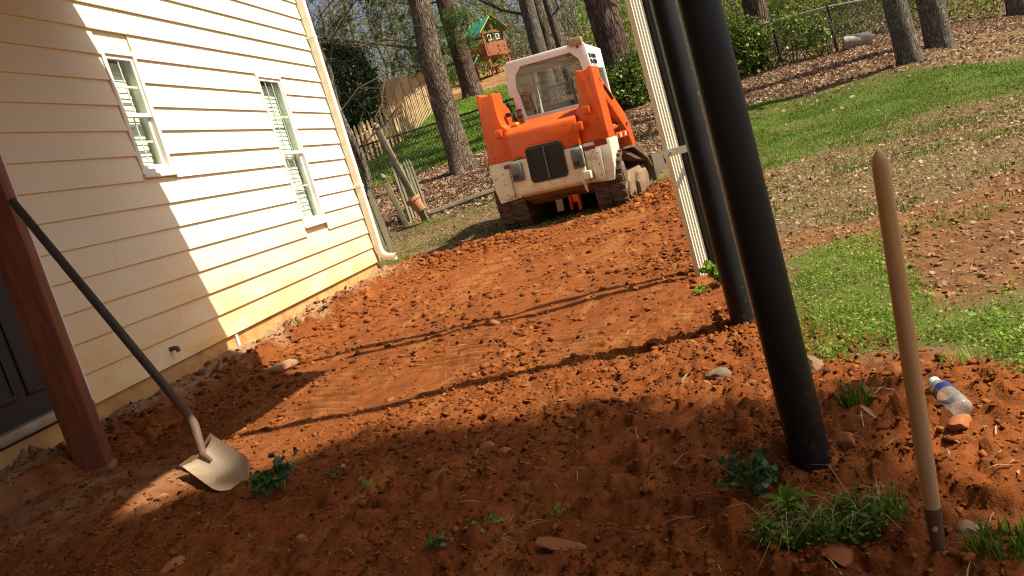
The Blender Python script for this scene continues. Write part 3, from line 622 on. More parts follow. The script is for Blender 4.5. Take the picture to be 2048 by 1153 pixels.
# ------------------------------------------------------------------ compact track loader
sk = thing('track_loader', 'orange and white compact track loader parked with its rear to the viewer', 'loader', (-1.37, 10.16, .045))
yw, rl = math.radians(-10.3), math.radians(3.0)
sk.rotation_euler = (Matrix.Rotation(yw, 3, 'Z') @ Matrix.Rotation(rl, 3, 'Y')).to_euler()
def B(a, b, name, m, parent=None, bevel=.006, **k): return MB().bx(a, b).build(name, M[m], parent or sk, bevel=bevel, **k)
def XZ(pts, y0, y1, name, m, parent=None, bevel=.01, seg=2): return MB().ext([(x, y0, z) for x, z in pts], (0, y1-y0, 0)).build(name, M[m], parent or sk, bevel=bevel, seg=seg)
def YZ(pts, x0, x1, name, m, parent=None, bevel=.01, seg=2): return MB().ext([(x0, y, z) for y, z in pts], (x1-x0, 0, 0)).build(name, M[m], parent or sk, bevel=bevel, seg=seg)
YZ([(.10, .40), (.35, .26), (1.95, .26), (2.0, .8), (.7, 1.0), (.10, .86)], -.44, .44, 'chassis', 'mud', bevel=.02)
# rear door: white lower shell rolled under, orange hood over it
YZ([(0, .875), (0, .50), (.02, .44), (.07, .405), (.16, .385), (.10, .60), (.10, .875)], -.45, .45, 'rear_bumper', 'offwhite', bevel=.012)
YZ([(.075, .402), (.30, .29), (.32, .31), (.165, .383)], -.44, .45, 'belly_pan', 'mud', bevel=.008)
YZ([(0, .878), (0, 1.165), (.012, 1.205), (.05, 1.235), (.12, 1.25), (.62, 1.335), (.62, .90), (.10, .878)], -.45, .45, 'engine_hood', 'orange', bevel=.011, seg=2)
B((-.452, .35, 1.25), (-.30, .9, 1.30), 'deck_plate', 'orange', bevel=.01); B((.30, .35, 1.25), (.452, .9, 1.31), 'deck_plate', 'orange', bevel=.01)
# grille
def rrect(x0, x1, z0, z1, r, y):
    p = []
    for cx, cz, a0 in ((x1-r, z1-r, 0), (x0+r, z1-r, 90), (x0+r, z0+r, 180), (x1-r, z0+r, 270)):
        p += [(cx+r*math.cos(math.radians(a0+k*22.5)), y, cz+r*math.sin(math.radians(a0+k*22.5))) for k in range(5)]
    return p
gr = MB().ext(rrect(-.24, .228, .555, .985, .05, -.006), (0, .004, 0)).build('grille', M['grille'], sk)
MB().ring(rrect(-.248, .236, .547, .993, .055, -.02), rrect(-.225, .213, .570, .970, .042, -.02), (0, .0135, 0)).build('surround', M['grille'], gr, bevel=.003, seg=1)
lv = None
for k in range(15):
    z = .585+k*.0268
    if lv is None: lv = MB().box((0, 0, 0), (.430, .020, .0035), Matrix.Rotation(math.radians(-38), 3, 'X')).build('louver', M['louver'], gr); q = lv
    else: q = lv.copy(); COL.objects.link(q); q.parent = gr
    q.location = (-.006, -.0155, z)
B((-.014, -.027, .572), (.002, -.021, .968), 'centre_bar', 'lampgrey', gr, bevel=0)
for x0, x1, s in ((-.475, -.335, 0), (.322, .466, 1)):
    B((x0, -.055, .610), (x1, .004, .842), 'tail_lamp', 'lampgrey', bevel=.014)
    q = B((x0+.02, -.062, .64), (x1-.05, -.0555, .70), 'lens', 'grille', bevel=0)
    B((x0+.02, -.060, .72), (x1-.02, -.0555, .82), 'lens', 'lampgrey', bevel=.003)
for s in (-1, 1):
    def mx(pts): return [(s*x, z) for x, z in pts]
    XZ(mx([(.455, .885), (.795, .885), (.79, 1.0), (.762, 1.745), (.735, 1.765), (.69, 1.728), (.62, 1.722), (.565, 1.745), (.545, 1.735), (.535, 1.42), (.51, 1.33), (.455, 1.275)]), .10, .44, 'lift_tower', 'orange', bevel=.009, seg=2)
    XZ(mx([(.455, .40), (.755, .375), (.79, .56), (.80, .882), (.455, .882)]), .085, .52, 'side_bumper', 'offwhite', bevel=.014)
    XZ(mx([(.535, .425), (.655, .415), (.665, .79), (.535, .79)]), .060, .088, 'bolted_plate', 'offwhite', bevel=.005)
    for dz in (.47, .60, .74): MB().tube([(s*.62, .062, dz), (s*.62, .052, dz)], .009, 8).build('bolt', M['dsteel'], sk)
    # reflective tape
    B((min(s*.46, s*.60), .0805, .79), (max(s*.46, s*.60), .0835, .84), 'tape', 'redpaint', bevel=0)
    B((min(s*.46, s*.575), .0765, .845), (max(s*.46, s*.575), .0800, .882), 'tape', 'silver', bevel=0)
    B((min(s*.601, s*.76), .0805, .815), (max(s*.601, s*.76), .0835, .882), 'tape', 'redpaint' if s > 0 else 'silver', bevel=0)
    for k in range(5): B((s*.803-.002, .56+.14*k, .85), (s*.803+.002, .63+.14*k, .905), 'tape', 'silver' if k % 2 else 'redpaint', bevel=0)
    # uprights and lift arm
    YZ([(.30, 1.70), (.50, 1.69), (.62, 1.62), (1.55, 1.14), (1.74, .98), (1.93, .46), (1.86, .38), (1.76, .40), (1.60, .74), (1.44, .92), (.55, 1.40), (.30, 1.46)], s*.60, s*.735, 'lift_arm', 'orange', bevel=.012)
    MB().tube([(s*.742, .62, 1.52), (s*.742, .95, 1.35)], .018, 10).build('hose', M['grille'], sk, smooth=True)
    cyl = MB().tube([(s*.66, .50, .98), (s*.66, 1.05, .99)], .042, 14).build('lift_cylinder', M['orange'], sk, smooth=True); MB().tube([(s*.66, 1.05, .99), (s*.66, 1.50, 1.0)], .022, 12).build('rod', M['galv'], cyl, smooth=True)
    MB().tube([(s*.60, 1.50, 1.0), (s*.755, 1.50, 1.0)], .03, 12).build('pivot_pin', M['dsteel'], sk, smooth=True)
    MB().tube([(s*.735, .38, 1.60), (s*.775, .38, 1.60)], .03, 12).build('pivot_pin', M['orange'], sk, smooth=True)
    YZ([(.50, .74), (.50, .90), (1.35, .90), (1.62, .70), (1.62, .60)], s*.46, s*.60, 'fender', 'redpaint', bevel=.01); B((min(s*.775, s*.80), .52, .84), (max(s*.775, s*.80), 1.32, .915), 'side_rail', 'orange', bevel=.004)
    # track: hull round sprocket and idlers, lugs along it
    circ = [(.43, .405, .275), (.40, .225, .20), (1.76, .235, .215), (1.1, .16, .14)]
    pts = [(cy+r*math.cos(a), cz+r*math.sin(a)) for cy, cz, r in circ for a in [2*math.pi*k/28 for k in range(28)]]
    def hull(P):
        P = sorted(set(P))
        def half(P):
            h = []
            for q in P:
                while len(h) > 1 and (h[-1][0]-h[-2][0])*(q[1]-h[-2][1])-(h[-1][1]-h[-2][1])*(q[0]-h[-2][0]) <= 0: h.pop()
                h.append(q)
            return h[:-1]
        return half(P)+half(P[::-1])
    hp = hull(pts); cyc = np.array(hp+[hp[0]]); sg = np.linalg.norm(np.diff(cyc, axis=0), axis=1); cum = np.concatenate([[0], np.cumsum(sg)]); Lp = cum[-1]
    def at(d): d = d % Lp; return np.array([np.interp(d, cum, cyc[:, 0]), np.interp(d, cum, cyc[:, 1])])
    K = 88; loop = [at(Lp*k/K) for k in range(K)]; cen = np.array([1.05, .27]); x0, x1 = s*.455, s*.845
    inn = [p-.03*(p-at(Lp*k/K+.02))[::-1]*np.array([1, -1])/max(1e-6, np.linalg.norm(p-at(Lp*k/K+.02))) for k, p in enumerate(loop)]
    inn = [p+(cen-p)/np.linalg.norm(cen-p)*.035 for p in loop]
    tr = MB().ring([(x0, p[0], p[1]) for p in loop], [(x0, p[0], p[1]) for p in inn], (x1-x0, 0, 0)).build('track', M['rubber'], sk, smooth=True)
    lug = None; nl = int(Lp/.098)
    for k in range(nl):
        for hx in (-1, 1):
            d = Lp*k/nl+(.0 if hx > 0 else .0); p_ = at(d); t_ = at(d+.03)-at(d-.03); ang = math.atan2(t_[1], t_[0])
            if lug is None:
                lug = MB().ext([(-.088, -.026, 0), (-.088, .026, 0), (-.088, .017, .034), (-.088, -.017, .034)], (.176, 0, 0)).build('tread_bar', M['rubber'], tr); q = lug
            else: q = lug.copy(); COL.objects.link(q); q.parent = tr
            nrm_ = np.array([t_[1], -t_[0]])/np.linalg.norm(t_)
            q.location = (s*.65+hx*.101, p_[0]-nrm_[0]*.002, p_[1]-nrm_[1]*.002); q.rotation_euler = (ang+math.pi, 0, 0)
    fr = YZ([(.62, .10), (1.62, .10), (1.70, .30), (1.50, .42), (.85, .40), (.66, .30)], s*.52, s*.80, 'track_frame', 'tanmud', bevel=.015)
    YZ([(1.02, .05), (1.60, .05), (1.66, .16), (1.60, .36), (1.12, .36), (1.00, .24)], s*.801, s*.858, 'roller_cover', 'tanmud', fr, bevel=.02)
    for cy, cz, r, nm in ((.43, .405, .22, 'sprocket'), (1.76, .235, .165, 'idler'), (.82, .115, .075, 'roller'), (1.1, .11, .075, 'roller'), (1.4, .11, .075, 'roller')):
        MB().tube([(s*.50, cy, cz), (s*.79, cy, cz)], r, 20).build(nm, M['tanmud'], fr, smooth=True)
        MB().tube([(s*.79, cy, cz), (s*.825, cy, cz)], r*.45, 14).build('hub', M['dsteel'], fr, smooth=True)
    gp = [(.40, .725), (.92, .715), (1.05, .69), (1.72, .50), (1.98, .33), (2.05, .10), (2.04, -.02)]; gi = [(.40, .700), (.915, .690), (1.04, .665), (1.70, .475), (1.945, .32), (2.01, .10), (2.00, -.02)]
    MB().ext([(s*.845, y, z) for y, z in gp]+[(s*.845, y, z) for y, z in gi[::-1]], (s*.04, 0, 0)).build('track_guard', M['dsteel'], sk)
    MB().ext([(s*.47, y, z) for y, z in gp[1:]]+[(s*.47, y, z-.008) for y, z in gp[1:][::-1]], (s*.375, 0, 0)).build('guard_top', M['dsteel'], sk)
B((.54, .045, 1.215), (.64, .098, 1.31), 'marker_block', 'orange', bevel=.012); B((.425, -.055, 1.045), (.535, .02, 1.15), 'marker_block', 'orange', bevel=.012); B((-.62, .045, 1.185), (-.52, .098, 1.285), 'marker_block', 'orange', bevel=.012)
YZ([(.05, .50), (-.03, .50), (-.03, .40), (.05, .30)], .395, .42, 'step_bracket', 'offwhite', bevel=.004); B((.42, -.04, .46), (.51, .05, .56), 'latch', 'offwhite', bevel=.01)
for x in (-.43, -.30, .30, .43):
    MB().tube([(x, .001, 1.15), (x, -.008, 1.15)], .010, 8).build('bolt', M['dsteel'], sk)
for x in (-.38, .36): MB().tube([(x, -.012, .895), (x+.05, -.012, .895)], .012, 8).build('hinge', M['dsteel'], sk, smooth=True)
B((-.452, -.004, .872), (.452, .003, .8775), 'door_seam', 'grille', bevel=0)
YZ([(-.004, .90), (-.004, 1.15), (.02, 1.22), (.02, .90)], -.449, -.435, 'hood_edge', 'orange', bevel=.003); YZ([(-.004, .90), (-.004, 1.15), (.02, 1.22), (.02, .90)], .435, .449, 'hood_edge', 'orange', bevel=.003)
for s in (-1, 1):
    for z in (.95, 1.12, 1.62): MB().tube([(s*.70, .102, z), (s*.70, .093, z)], .011, 8).build('bolt', M['dsteel'], sk)
    MB().tube([(s*.50, .46, 1.60), (s*.50, .60, 1.45), (s*.52, .75, 1.30), (s*.55, .9, 1.15)], .016, 8).build('hose', M['grille'], sk, smooth=True)
B((-.18, -.012, 1.02), (.17, -.001, 1.032), 'hood_lip', 'orange', bevel=.002)
# cab
def P3(l, y): return [(x, y, z) for x, z in l]
outer = [(-.50, 1.28), (-.535, 1.66), (-.585, 1.70), (-.585, 1.78), (-.552, 2.10), (-.525, 2.13), (.525, 2.13), (.552, 2.10), (.585, 1.78), (.585, 1.70), (.535, 1.66), (.50, 1.28)]
innr = [(-.415, 1.385), (-.445, 1.66), (-.46, 1.72), (-.462, 1.80), (-.44, 1.93), (-.345, 2.035), (.345, 2.035), (.44, 1.93), (.462, 1.80), (.46, 1.72), (.445, 1.66), (.415, 1.385)]
cab = MB().ring(P3(outer, .85), P3(innr, .85), (0, .05, 0)).build('cab', M['cabwhite'], sk, bevel=.008)
MB().ext(P3(innr, .875), (0, .006, 0)).build('rear_window', M['cabglass'], cab)
MB().ext([(-.50, .87, 2.10), (.50, .87, 2.10), (.50, 1.82, 2.04), (-.50, 1.82, 2.04)], (0, 0, .032)).build('roof', M['cabwhite'], cab, bevel=.008)
for s in (-1, 1):
    sp_ = MB().ring([(s*.56, .90, 1.30), (s*.56, 1.80, 1.30), (s*.53, 1.80, 2.07), (s*.53, .90, 2.11)], [(s*.56, 1.0, 1.40), (s*.56, 1.70, 1.40), (s*.535, 1.70, 1.80), (s*.535, 1.0, 1.80)], (s*-.03, 0, 0)).build('side_panel', M['cabwhite'], cab, bevel=.005)
    for r_ in range(2):
        for k in range(7):
            y = .99+.055*k+(.04 if k > 2 else 0); zz = 1.985-.075*r_
            MB().box((s*(.538+.0035+.004*r_), y, zz-.03), (.006, .034, .055)).build('vent_slot', M['grille'], sp_)
    MB().bx((s*.555-.003, 1.0, 1.39), (s*.555+.003, 1.70, 1.81)).build('side_screen', M['cabglass'], cab)
    MB().tube([(s*.49, 1.80, 1.25), (s*.50, 1.80, 2.05)], .03, 10).build('front_pillar', M['cabwhite'], cab, smooth=True)
MB().bx((-.5, 1.74, 1.98), (.5, 1.80, 2.05)).build('front_header', M['cabwhite'], cab)
MB().bx((-.47, .905, 2.02), (.47, 1.2, 2.07)).build('headliner', M['lampgrey'], cab)
seat = MB().bx((-.24, 1.15, 1.05), (.24, 1.6, 1.17)).build('seat', M['seat'], sk, bevel=.03); MB().bx((-.22, 1.05, 1.12), (.22, 1.15, 1.47)).build('backrest', M['seat'], seat, bevel=.04)
MB().tube([(-.36, 1.0, 1.72), (-.36, 1.03, 1.72)], .075, 20).build('mirror', M['lamptan'], cab, smooth=True); MB().tube([(-.36, 1.04, 1.70), (-.33, 1.05, 1.30)], .014, 8).build('mirror_arm', M['seat'], cab)
wl = B((.37, .80, 2.095), (.535, .90, 2.195), 'work_lamp', 'lamptan', bevel=.012); B((.44, .84, 2.06), (.475, .87, 2.10), 'bracket', 'dsteel', wl, bevel=.003)
ex = MB().tube([(-.335, .45, 1.24), (-.335, .45, 1.36), (-.342, .43, 1.41), (-.352, .39, 1.455)], [.043, .043, .046, .048], 18, cap=False).build('exhaust_pipe', M['dsteel'], sk, smooth=True)
MB().tube([(-.342, .43, 1.40), (-.351, .394, 1.447)], .043, 18).build('bore', M['grille'], ex, smooth=True)
MB().tube([(-.47, .36, 1.42), (-.47, .36, 1.47)], .05, 16).build('fuel_cap', M['grille'], sk, smooth=True); B((-.45, .30, 1.29), (-.38, .38, 1.335), 'hose_clamp', 'yellow')
ht_ = B((.135, .10, .12), (.145, .24, .30), 'hitch', 'orange'); B((.24, .10, .10), (.25, .24, .30), 'hitch_plate', 'orange', ht_); B((.146, .17, .20), (.239, .19, .30), 'hitch_web', 'orange', ht_)
B((-.05, .12, .13), (.04, .16, .28), 'drain_guard', 'tanmud')
# bucket
bk = MB(); bpz = [(1.96, .50), (1.93, .28), (1.98, .06), (2.12, -.03), (3.25, -.045)]; bpi = [(1.99, .50), (1.955, .28), (2.0, .075), (2.13, -.01), (3.25, -.025)]
bucket = MB().ext([(-.90, y, z) for y, z in bpz]+[(-.90, y, z) for y, z in bpi[::-1]], (1.80, 0, 0)).build('bucket', M['dsteel'], sk)
for s in (-1, 1): MB().ext([(s*.88, y, z) for y, z in ((1.945, .50), (2.45, .48), (2.80, .42), (3.25, .06), (3.25, -.05), (2.12, -.035), (1.98, .055), (1.925, .28))], (s*.025, 0, 0)).build('bucket_side', M['dsteel'], bucket, bevel=.004); MB().ext([(s*.906, y, z) for y, z in ((2.78, .43), (2.83, .43), (3.28, .06), (3.28, -.05), (3.0, -.05))], (s*.02, 0, 0)).build('cutting_edge', M['tanmud'], bucket)
for x in (-.5, .5): YZ([(1.70, .36), (1.93, .46), (1.93, .10), (1.80, .14)], x-.06, x+.06, 'coupler', 'dsteel', bevel=.006)
# ------------------------------------------------------------------ trees
def limb(mb, p, d, L, r, depth, rng, tips, up=.15, n=6, kink=.22, split=3, rmin=.004, wig=3):
    pts = [Vector(p)]; d = Vector(d).normalized(); rad = [r]
    for i in range(wig):
        d = (d+Vector((rng.gauss(0, kink), rng.gauss(0, kink), rng.gauss(0, kink)+up*.35))).normalized(); pts.append(pts[-1]+d*(L/wig)); rad.append(max(rmin, r*(1-.55*(i+1)/wig)))
    mb.tube(pts, rad, max(3, n), cap=False)
    if depth <= 0: tips.append(pts[-1]); tips.append(pts[-2]); return
    for k in range(split):
        i = rng.choice(range(1, wig+1)); base = pts[i]; q = Vector((rng.gauss(0, 1), rng.gauss(0, 1), rng.gauss(.15, .7))); q = (d*.75+q.normalized()*.75).normalized()
        limb(mb, base, q, L*rng.uniform(.5, .75), rad[i]*.62, depth-1, rng, tips, up, n-1, kink, split, rmin, wig)
def trunk_pts(h, lean, rng, k=9, wob=.04): 
    return [Vector((lean[0]*h*(i/k)+wob*rng.gauss(0, 1)*(i > 0), lean[1]*h*(i/k)+wob*rng.gauss(0, 1)*(i > 0), h*i/k)) for i in range(k+1)]
def trunk_mesh(pts, r0, r1, n=26, flare=.45, seed=0, lump=.05):
    P = np.array([p[:] for p in pts]); S = np.linspace(0, 1, 70)**1.25; T = np.linspace(0, 1, len(P)); C = np.stack([np.interp(S, T, P[:, i]) for i in range(3)], 1)
    rad = r0+(r1-r0)*S; hgt = C[:, 2]-C[0, 2]; A = np.linspace(0, 2*np.pi, n, endpoint=False)
    fl = np.exp(-np.maximum(hgt, 0)/.22)[:, None]*flare*(.6+.4*np.cos(A*5+seed)[None]+.25*np.cos(A*3+seed*2)[None])
    rr = rad[:, None]*(1+fl+lump*perlin(A[None]*2.2+0*hgt[:, None]+seed, hgt[:, None]*1.4, 17)+lump*.6*perlin(A[None]*6.0+0*hgt[:, None], hgt[:, None]*3+seed, 18))
    C[0, 2] -= .3; V = np.stack([C[:, None, 0]+rr*np.cos(A), C[:, None, 1]+rr*np.sin(A), C[:, None, 2]+0*rr], -1).reshape(-1, 3)
    k = len(S); i = (np.arange(k-1)[:, None]*n+np.arange(n)[None]); j = (np.arange(k-1)[:, None]*n+(np.arange(n)+1)[None] % n)
    return V, np.stack([i.ravel(), j.ravel(), j.ravel()+n, i.ravel()+n], 1)
def needles(C, rng_n=14, L=.16, w=.006):
    P = np.repeat(np.asarray(C), rng_n, 0); n = len(P); d = unit(RNG.normal(size=(n, 3))+np.array([0, 0, .25])); q = unit(np.cross(d, RNG.normal(size=(n, 3)))); l = L*RNG.uniform(.6, 1.2, (n, 1))
    V = np.stack([P-q*w, P+q*w, P+d*l], 1).reshape(-1, 3); return V, np.arange(n*3).reshape(-1, 3)
def tree(name, label, base, h, r0, r1, bark, seed, lean=(0, 0), limbs=(), crown=None, cat='tree', group=None, n=26, wob=.04, flare=.45):
    rng = random.Random(seed); t = thing(name, label, cat, base, group); pts = trunk_pts(h, lean, rng, wob=wob)
    V, F = trunk_mesh(pts, r0, r1, n, flare, seed); obj('trunk', npmesh('trunk', V, F, bark, True), t)
    tips = []
    for (fr, az, el, L, r, dep) in limbs:
        k = fr*(len(pts)-1); i = int(k); p = pts[i].lerp(pts[min(i+1, len(pts)-1)], k-i); mb = MB(); tp = []
        limb(mb, p, (math.cos(az)*math.cos(el), math.sin(az)*math.cos(el), math.sin(el)), L, r, dep, rng, tp, n=7); tips += tp
        mb.build('branch', bark if r > .02 else M['twig'], t, smooth=True)
    if crown == 'twigs':
        mb = MB(); tp = []
        for k in range(9):
            a = rng.uniform(0, 6.28); f = rng.uniform(.55, 1); p = pts[int(f*(len(pts)-1))]; limb(mb, p, (math.cos(a), math.sin(a), rng.uniform(.3, 1)), rng.uniform(.18, .3)*h, r1*.6, 3, rng, tp, n=5)
        mb.build('crown', M['twig'], t, smooth=True)
    elif crown == 'pine':
        mb = MB(); tp = []
        for k in range(14):
            a = rng.uniform(0, 6.28); f = rng.uniform(.62, 1); p = pts[int(f*(len(pts)-1))]; limb(mb, p, (math.cos(a), math.sin(a), .25), rng.uniform(.12, .2)*h, r1*.4, 2, rng, tp, n=4)
        o = mb.build('crown', M['twig'], t, smooth=True); C = np.repeat(np.array([q[:] for q in tp]), 5, 0)+RNG.normal(0, .22, (len(tp)*5, 3)); V, F = needles(C, 12, .28, .012); obj('foliage', npmesh('foliage', V, F, M['needle']), o)
    if tips and crown == 'lowpine':
        C = np.repeat(np.array([q[:] for q in tips]), 9, 0)+RNG.normal(0, .16, (len(tips)*9, 3)); V, F = needles(C, 12, .24, .011); obj('foliage', npmesh('foliage', V, F, M['needle']), t)
    return t
def base_at(px, py): p = G(px, py); return (p[0], p[1], z1(p[0], p[1])-.02)
def on_terrain(px, py, Y):  # direction from the pixel, distance given, standing on the slope
    d = ray(px, py); x = d[0]/d[1]*Y; return (x, Y, z1(x, Y)-.03)
tree('oak_tree', 'straight brown trunk beside the loader, standing in leaf litter before the chain-link fence', base_at(930, 345), 11, .27, .15, M['bark'], 3, (.0, .0), [(.24, 3.3, .35, 1.9, .035, 3), (.27, -2.6, .1, 1.5, .03, 2), (.36, 2.7, .5, 2.6, .045, 3), (.2, 3.6, -.1, 1.0, .02, 2)], 'pine', wob=.05)
tree('pine_tree', 'grey pine trunk left of the wooden playset with dark low boughs', on_terrain(945, 187, 34.5), 15, .40, .24, M['pinebark'], 5, (-.008, 0), [(.10, 3.0, -.1, 1.6, .03, 2), (.14, -1.9, .0, 1.7, .03, 2), (.13, -2.6, .15, 1.9, .03, 2), (.19, 3.4, .1, 2.2, .03, 2), (.2, -.9, .1, 1.5, .03, 2), (.27, 3.0, .05, 4.2, .04, 3), (.31, 3.3, .0, 4.8, .04, 3), (.34, 2.8, .0, 3.8, .04, 3), (.30, -2.4, .0, 3.2, .04, 3), (.33, .2, .1, 3.0, .04, 3)], 'lowpine')
tree('pine_tree', 'thickest pine trunk, behind the right side of the white cab', on_terrain(1238, 150, 22.0), 14, .40, .33, M['pinebark'], 8, (-.012, 0), [], 'pine')
tree('oak_tree', 'ivy covered trunk with exposed roots behind the leafy fence', base_at(1535, 135), 11, .25, .20, M['pinebark'], 9, (-.01, 0), [(.3, .5, .4, 2.0, .04, 3)], 'twigs', flare=1.0)
tree('oak_tree', 'leaning smooth trunk in the leaf litter, nearer one of the two at right', base_at(1822, 128), 9, .19, .14, M['bark2'], 12, (-.05, 0), [(.62, .5, .6, 2.5, .05, 3)], 'twigs', wob=.02, flare=.2)
tree('oak_tree', 'upright trunk just behind the leaning one in the leaf litter', base_at(1880, 95), 10, .235, .19, M['bark2'], 13, (.0, 0), [(.6, -2, .6, 2.5, .05, 3)], 'twigs', wob=.02, flare=.15)
tree('oak_tree', 'trunk cut off by the right picture edge in the leaf litter', base_at(2040, 32), 10, .24, .17, M['bark2'], 14, (0, 0), [], 'twigs')
tree('oak_tree', 'slim trunk behind the cab roof with low branches reaching left', on_terrain(1075, 90, 25), 12, .24, .17, M['bark2'], 15, (0, 0), [(.22, 3.0, .3, 2.6, .05, 3), (.30, 3.4, .5, 2.6, .04, 3)], 'twigs')
tree('oak_tree', 'dark trunk right of the slim one above the cab roof', on_terrain(1100, 90, 26.5), 12, .30, .22, M['bark'], 16, (.0, 0), [(.24, .4, .5, 2.0, .06, 3)], 'twigs')
tree('oak_tree', 'pale forked trunk above the cab with a broken side limb', on_terrain(1118, 85, 25.8), 12, .14, .09, M['bark2'], 17, (-.01, 0), [(.20, .2, .5, .9, .05, 2), (.26, 2.6, .9, 3.0, .05, 3)], 'twigs')
# sapling by the broken gate
sp0 = on_terrain(757, 420, 12.9)
tree('sapling', 'thin crooked bare sapling growing beside the broken picket gate', sp0, 5.2, .075, .03, M['bark2'], 21, (-.05, .0), [(.30, .1, .2, 1.0, .012, 2), (.42, .2, .6, 1.5, .016, 3), (.38, 2.4, .6, 1.2, .014, 2), (.55, .0, .9, 1.6, .016, 3), (.2, .2, .0, .8, .010, 2)], None, wob=.05, flare=.2)
for i, (tx, ty, hc) in enumerate(((8.85, .66, 13.0), (9.2, -1.9, 13.2))):  # out-of-view evergreens added, crowns shaped to cast the soft foreground shade
    t = thing('evergreen_tree', ['tall evergreen off to the right, nearer the fence, shading the foreground clay', 'tall evergreen off to the right, farther back, shading the foreground clay'][i], 'tree', (tx, ty, z1(tx, ty)))
    V, F = trunk_mesh(trunk_pts(hc+1, (0, 0), random.Random(60+i)), .2, .06, 14, .3, 60+i); obj('trunk', npmesh('trunk', V, F, M['bark'], True), t)
    n = 9000; u = unit(RNG.normal(size=(n, 3))); rr = RNG.uniform(0, 1, (n, 1))**.45; lump = (1+.16*perlin(u[:, 0]*2.5+i*9, u[:, 1]*2.5+u[:, 2]*2, 24))[:, None]
    P = u*rr*lump*np.array([1.35, 1.75, 1.55])+np.array([0, 0, hc]); V, F = leaf_quads(P, RNG.uniform(.08, .16, n), .5); obj('crown', npmesh('crown', V, F, M['evergreen']), t)
# far woodland: four shapes copied over the slope
protos = []
for v in range(4):
    t = tree('woodland_tree', 'bare tree of the far wood on the slope', (0, 0, 0), rnd.uniform(9, 13), rnd.uniform(.10, .20), .05, M['bark2'] if v % 2 else M['bark'], 40+v, (rnd.uniform(-.03, .03), 0), [(rnd.uniform(.15, .5), rnd.uniform(0, 6.28), .6, 2.2, .03, 3) for _ in range(4)], 'twigs', group='bare trees of the far wood', n=10, wob=.12)
    tips = RNG.normal(0, 1, (900, 3))*np.array([1.5, 1.5, 2.2])+np.array([0, 0, 5.5]); V, F = leaf_quads(tips, RNG.uniform(.03, .07, 900), .6); obj('buds', npmesh('buds', V, F, M['bud']), t)
    protos.append(t)
k = 0; far = []
spots = []
for px in list(range(640, 1300, 30)): 
    spots.append((px+rnd.uniform(-14, 14), rnd.uniform(46, 68)))
for px in list(range(1440, 2060, 48)): spots.append((px+rnd.uniform(-20, 20), rnd.uniform(27, 48)))
for px, Y in spots:
    b_ = on_terrain(px, 60, Y)
    t = protos[k] if k < 4 else copy_tree(protos[k % 4]); t.location = b_; t.rotation_euler = (0, 0, rnd.uniform(0, 6.28)); far.append((px, t)); sc = rnd.uniform(.8, 1.25); t.scale = (sc, sc, sc); k += 1
ORD = 'leftmost second third fourth fifth sixth seventh eighth ninth tenth eleventh twelfth thirteenth fourteenth fifteenth sixteenth seventeenth eighteenth nineteenth twentieth'.split()
for grp, where in (([q for q in far if q[0] < 1350], 'in the far wood between house and cab'), ([q for q in far if q[0] >= 1350], 'in the wood behind the right fence')):
    grp.sort(key=lambda q: q[0])
    for i, (px, t) in enumerate(grp):
        n_ = len(grp)-1-i
        t['label'] = f'bare thin tree, {ORD[i]} from the left, {where}' if i and i < 18 else (f'bare thin tree, leftmost one {where}' if i == 0 else f'bare thin tree, {ORD[n_] if n_ else "last"} from the right, {where}')
# evergreen behind the picket fence
eb_ = on_terrain(704, 230, 27.0); ev = thing('evergreen_tree', 'dark dense evergreen behind the picket fence, partly hidden by the house corner', 'tree', eb_)
rg = random.Random(5); V, F = trunk_mesh(trunk_pts(5.0, (0, 0), rg), .14, .04, 10, .3, 2); obj('trunk', npmesh('trunk', V, F, M['bark'], True), ev)
n = 15000; u = unit(RNG.normal(size=(n, 3))); rr = RNG.uniform(.55, 1, (n, 1))**.6; lump = (1+.25*perlin(u[:, 0]*3, u[:, 1]*3+u[:, 2]*2, 23))[:, None]
zc = u[:, 2:3]; P = u*rr*lump*np.array([1.22, 1.3, 2.35])*np.where(zc > 0, 1-.45*zc, 1.0)+np.array([0, 0, 2.4]); P = P[P[:, 2] > .7]
V, F = leaf_quads(P, RNG.uniform(.04, .09, len(P)), .45); obj('crown', npmesh('crown', V, F, M['evergreen']), ev)
mb = MB(); tp = []
for q in range(16): a = rg.uniform(0, 6.28); limb(mb, (.3*math.cos(a), .3*math.sin(a), rg.uniform(1, 4)), (math.cos(a), math.sin(a), .3), 1.2, .02, 2, rg, tp, n=4)
mb.build('branch', M['twig'], ev, smooth=True)
# ------------------------------------------------------------------ fences
def wire_panel(A, Bv, h, pitch, r):     # chain-link lattice between two ground points, follows the slope
    A = Vector(A); Bv = Vector(Bv); L = (Bv-A).length; V = []; F = []; nn = int((L+h)/pitch)
    def P(s, z): q = A.lerp(Bv, s/L); return np.array([q.x, q.y, q.z+z])
    segs = []
    for k in range(nn):
        s0 = k*pitch-h
        for sg in (1, -1):
            a, za, b_, zb = (s0, 0, s0+h, h) if sg > 0 else (s0, h, s0+h, 0)
            if a < 0: za = za+sg*(-a); a = 0
            if b_ > L: zb = zb-sg*(b_-L); b_ = L
            if b_ > a+.01: segs.append((P(a, za), P(b_, zb)))
    dn = np.cross((Bv-A).normalized()[:], [0, 0, 1])
    for a, b_ in segs:
        d = unit((b_-a)[None])[0]; q = np.cross(d, dn); o = len(V)
        V += [a+dn*r, a-dn*r*.5+q*r*.87, a-dn*r*.5-q*r*.87, b_+dn*r, b_-dn*r*.5+q*r*.87, b_-dn*r*.5-q*r*.87]; F += [(o+i, o+(i+1) % 3, o+3+(i+1) % 3, o+3+i) for i in range(3)]
    return np.array(V), np.array(F)
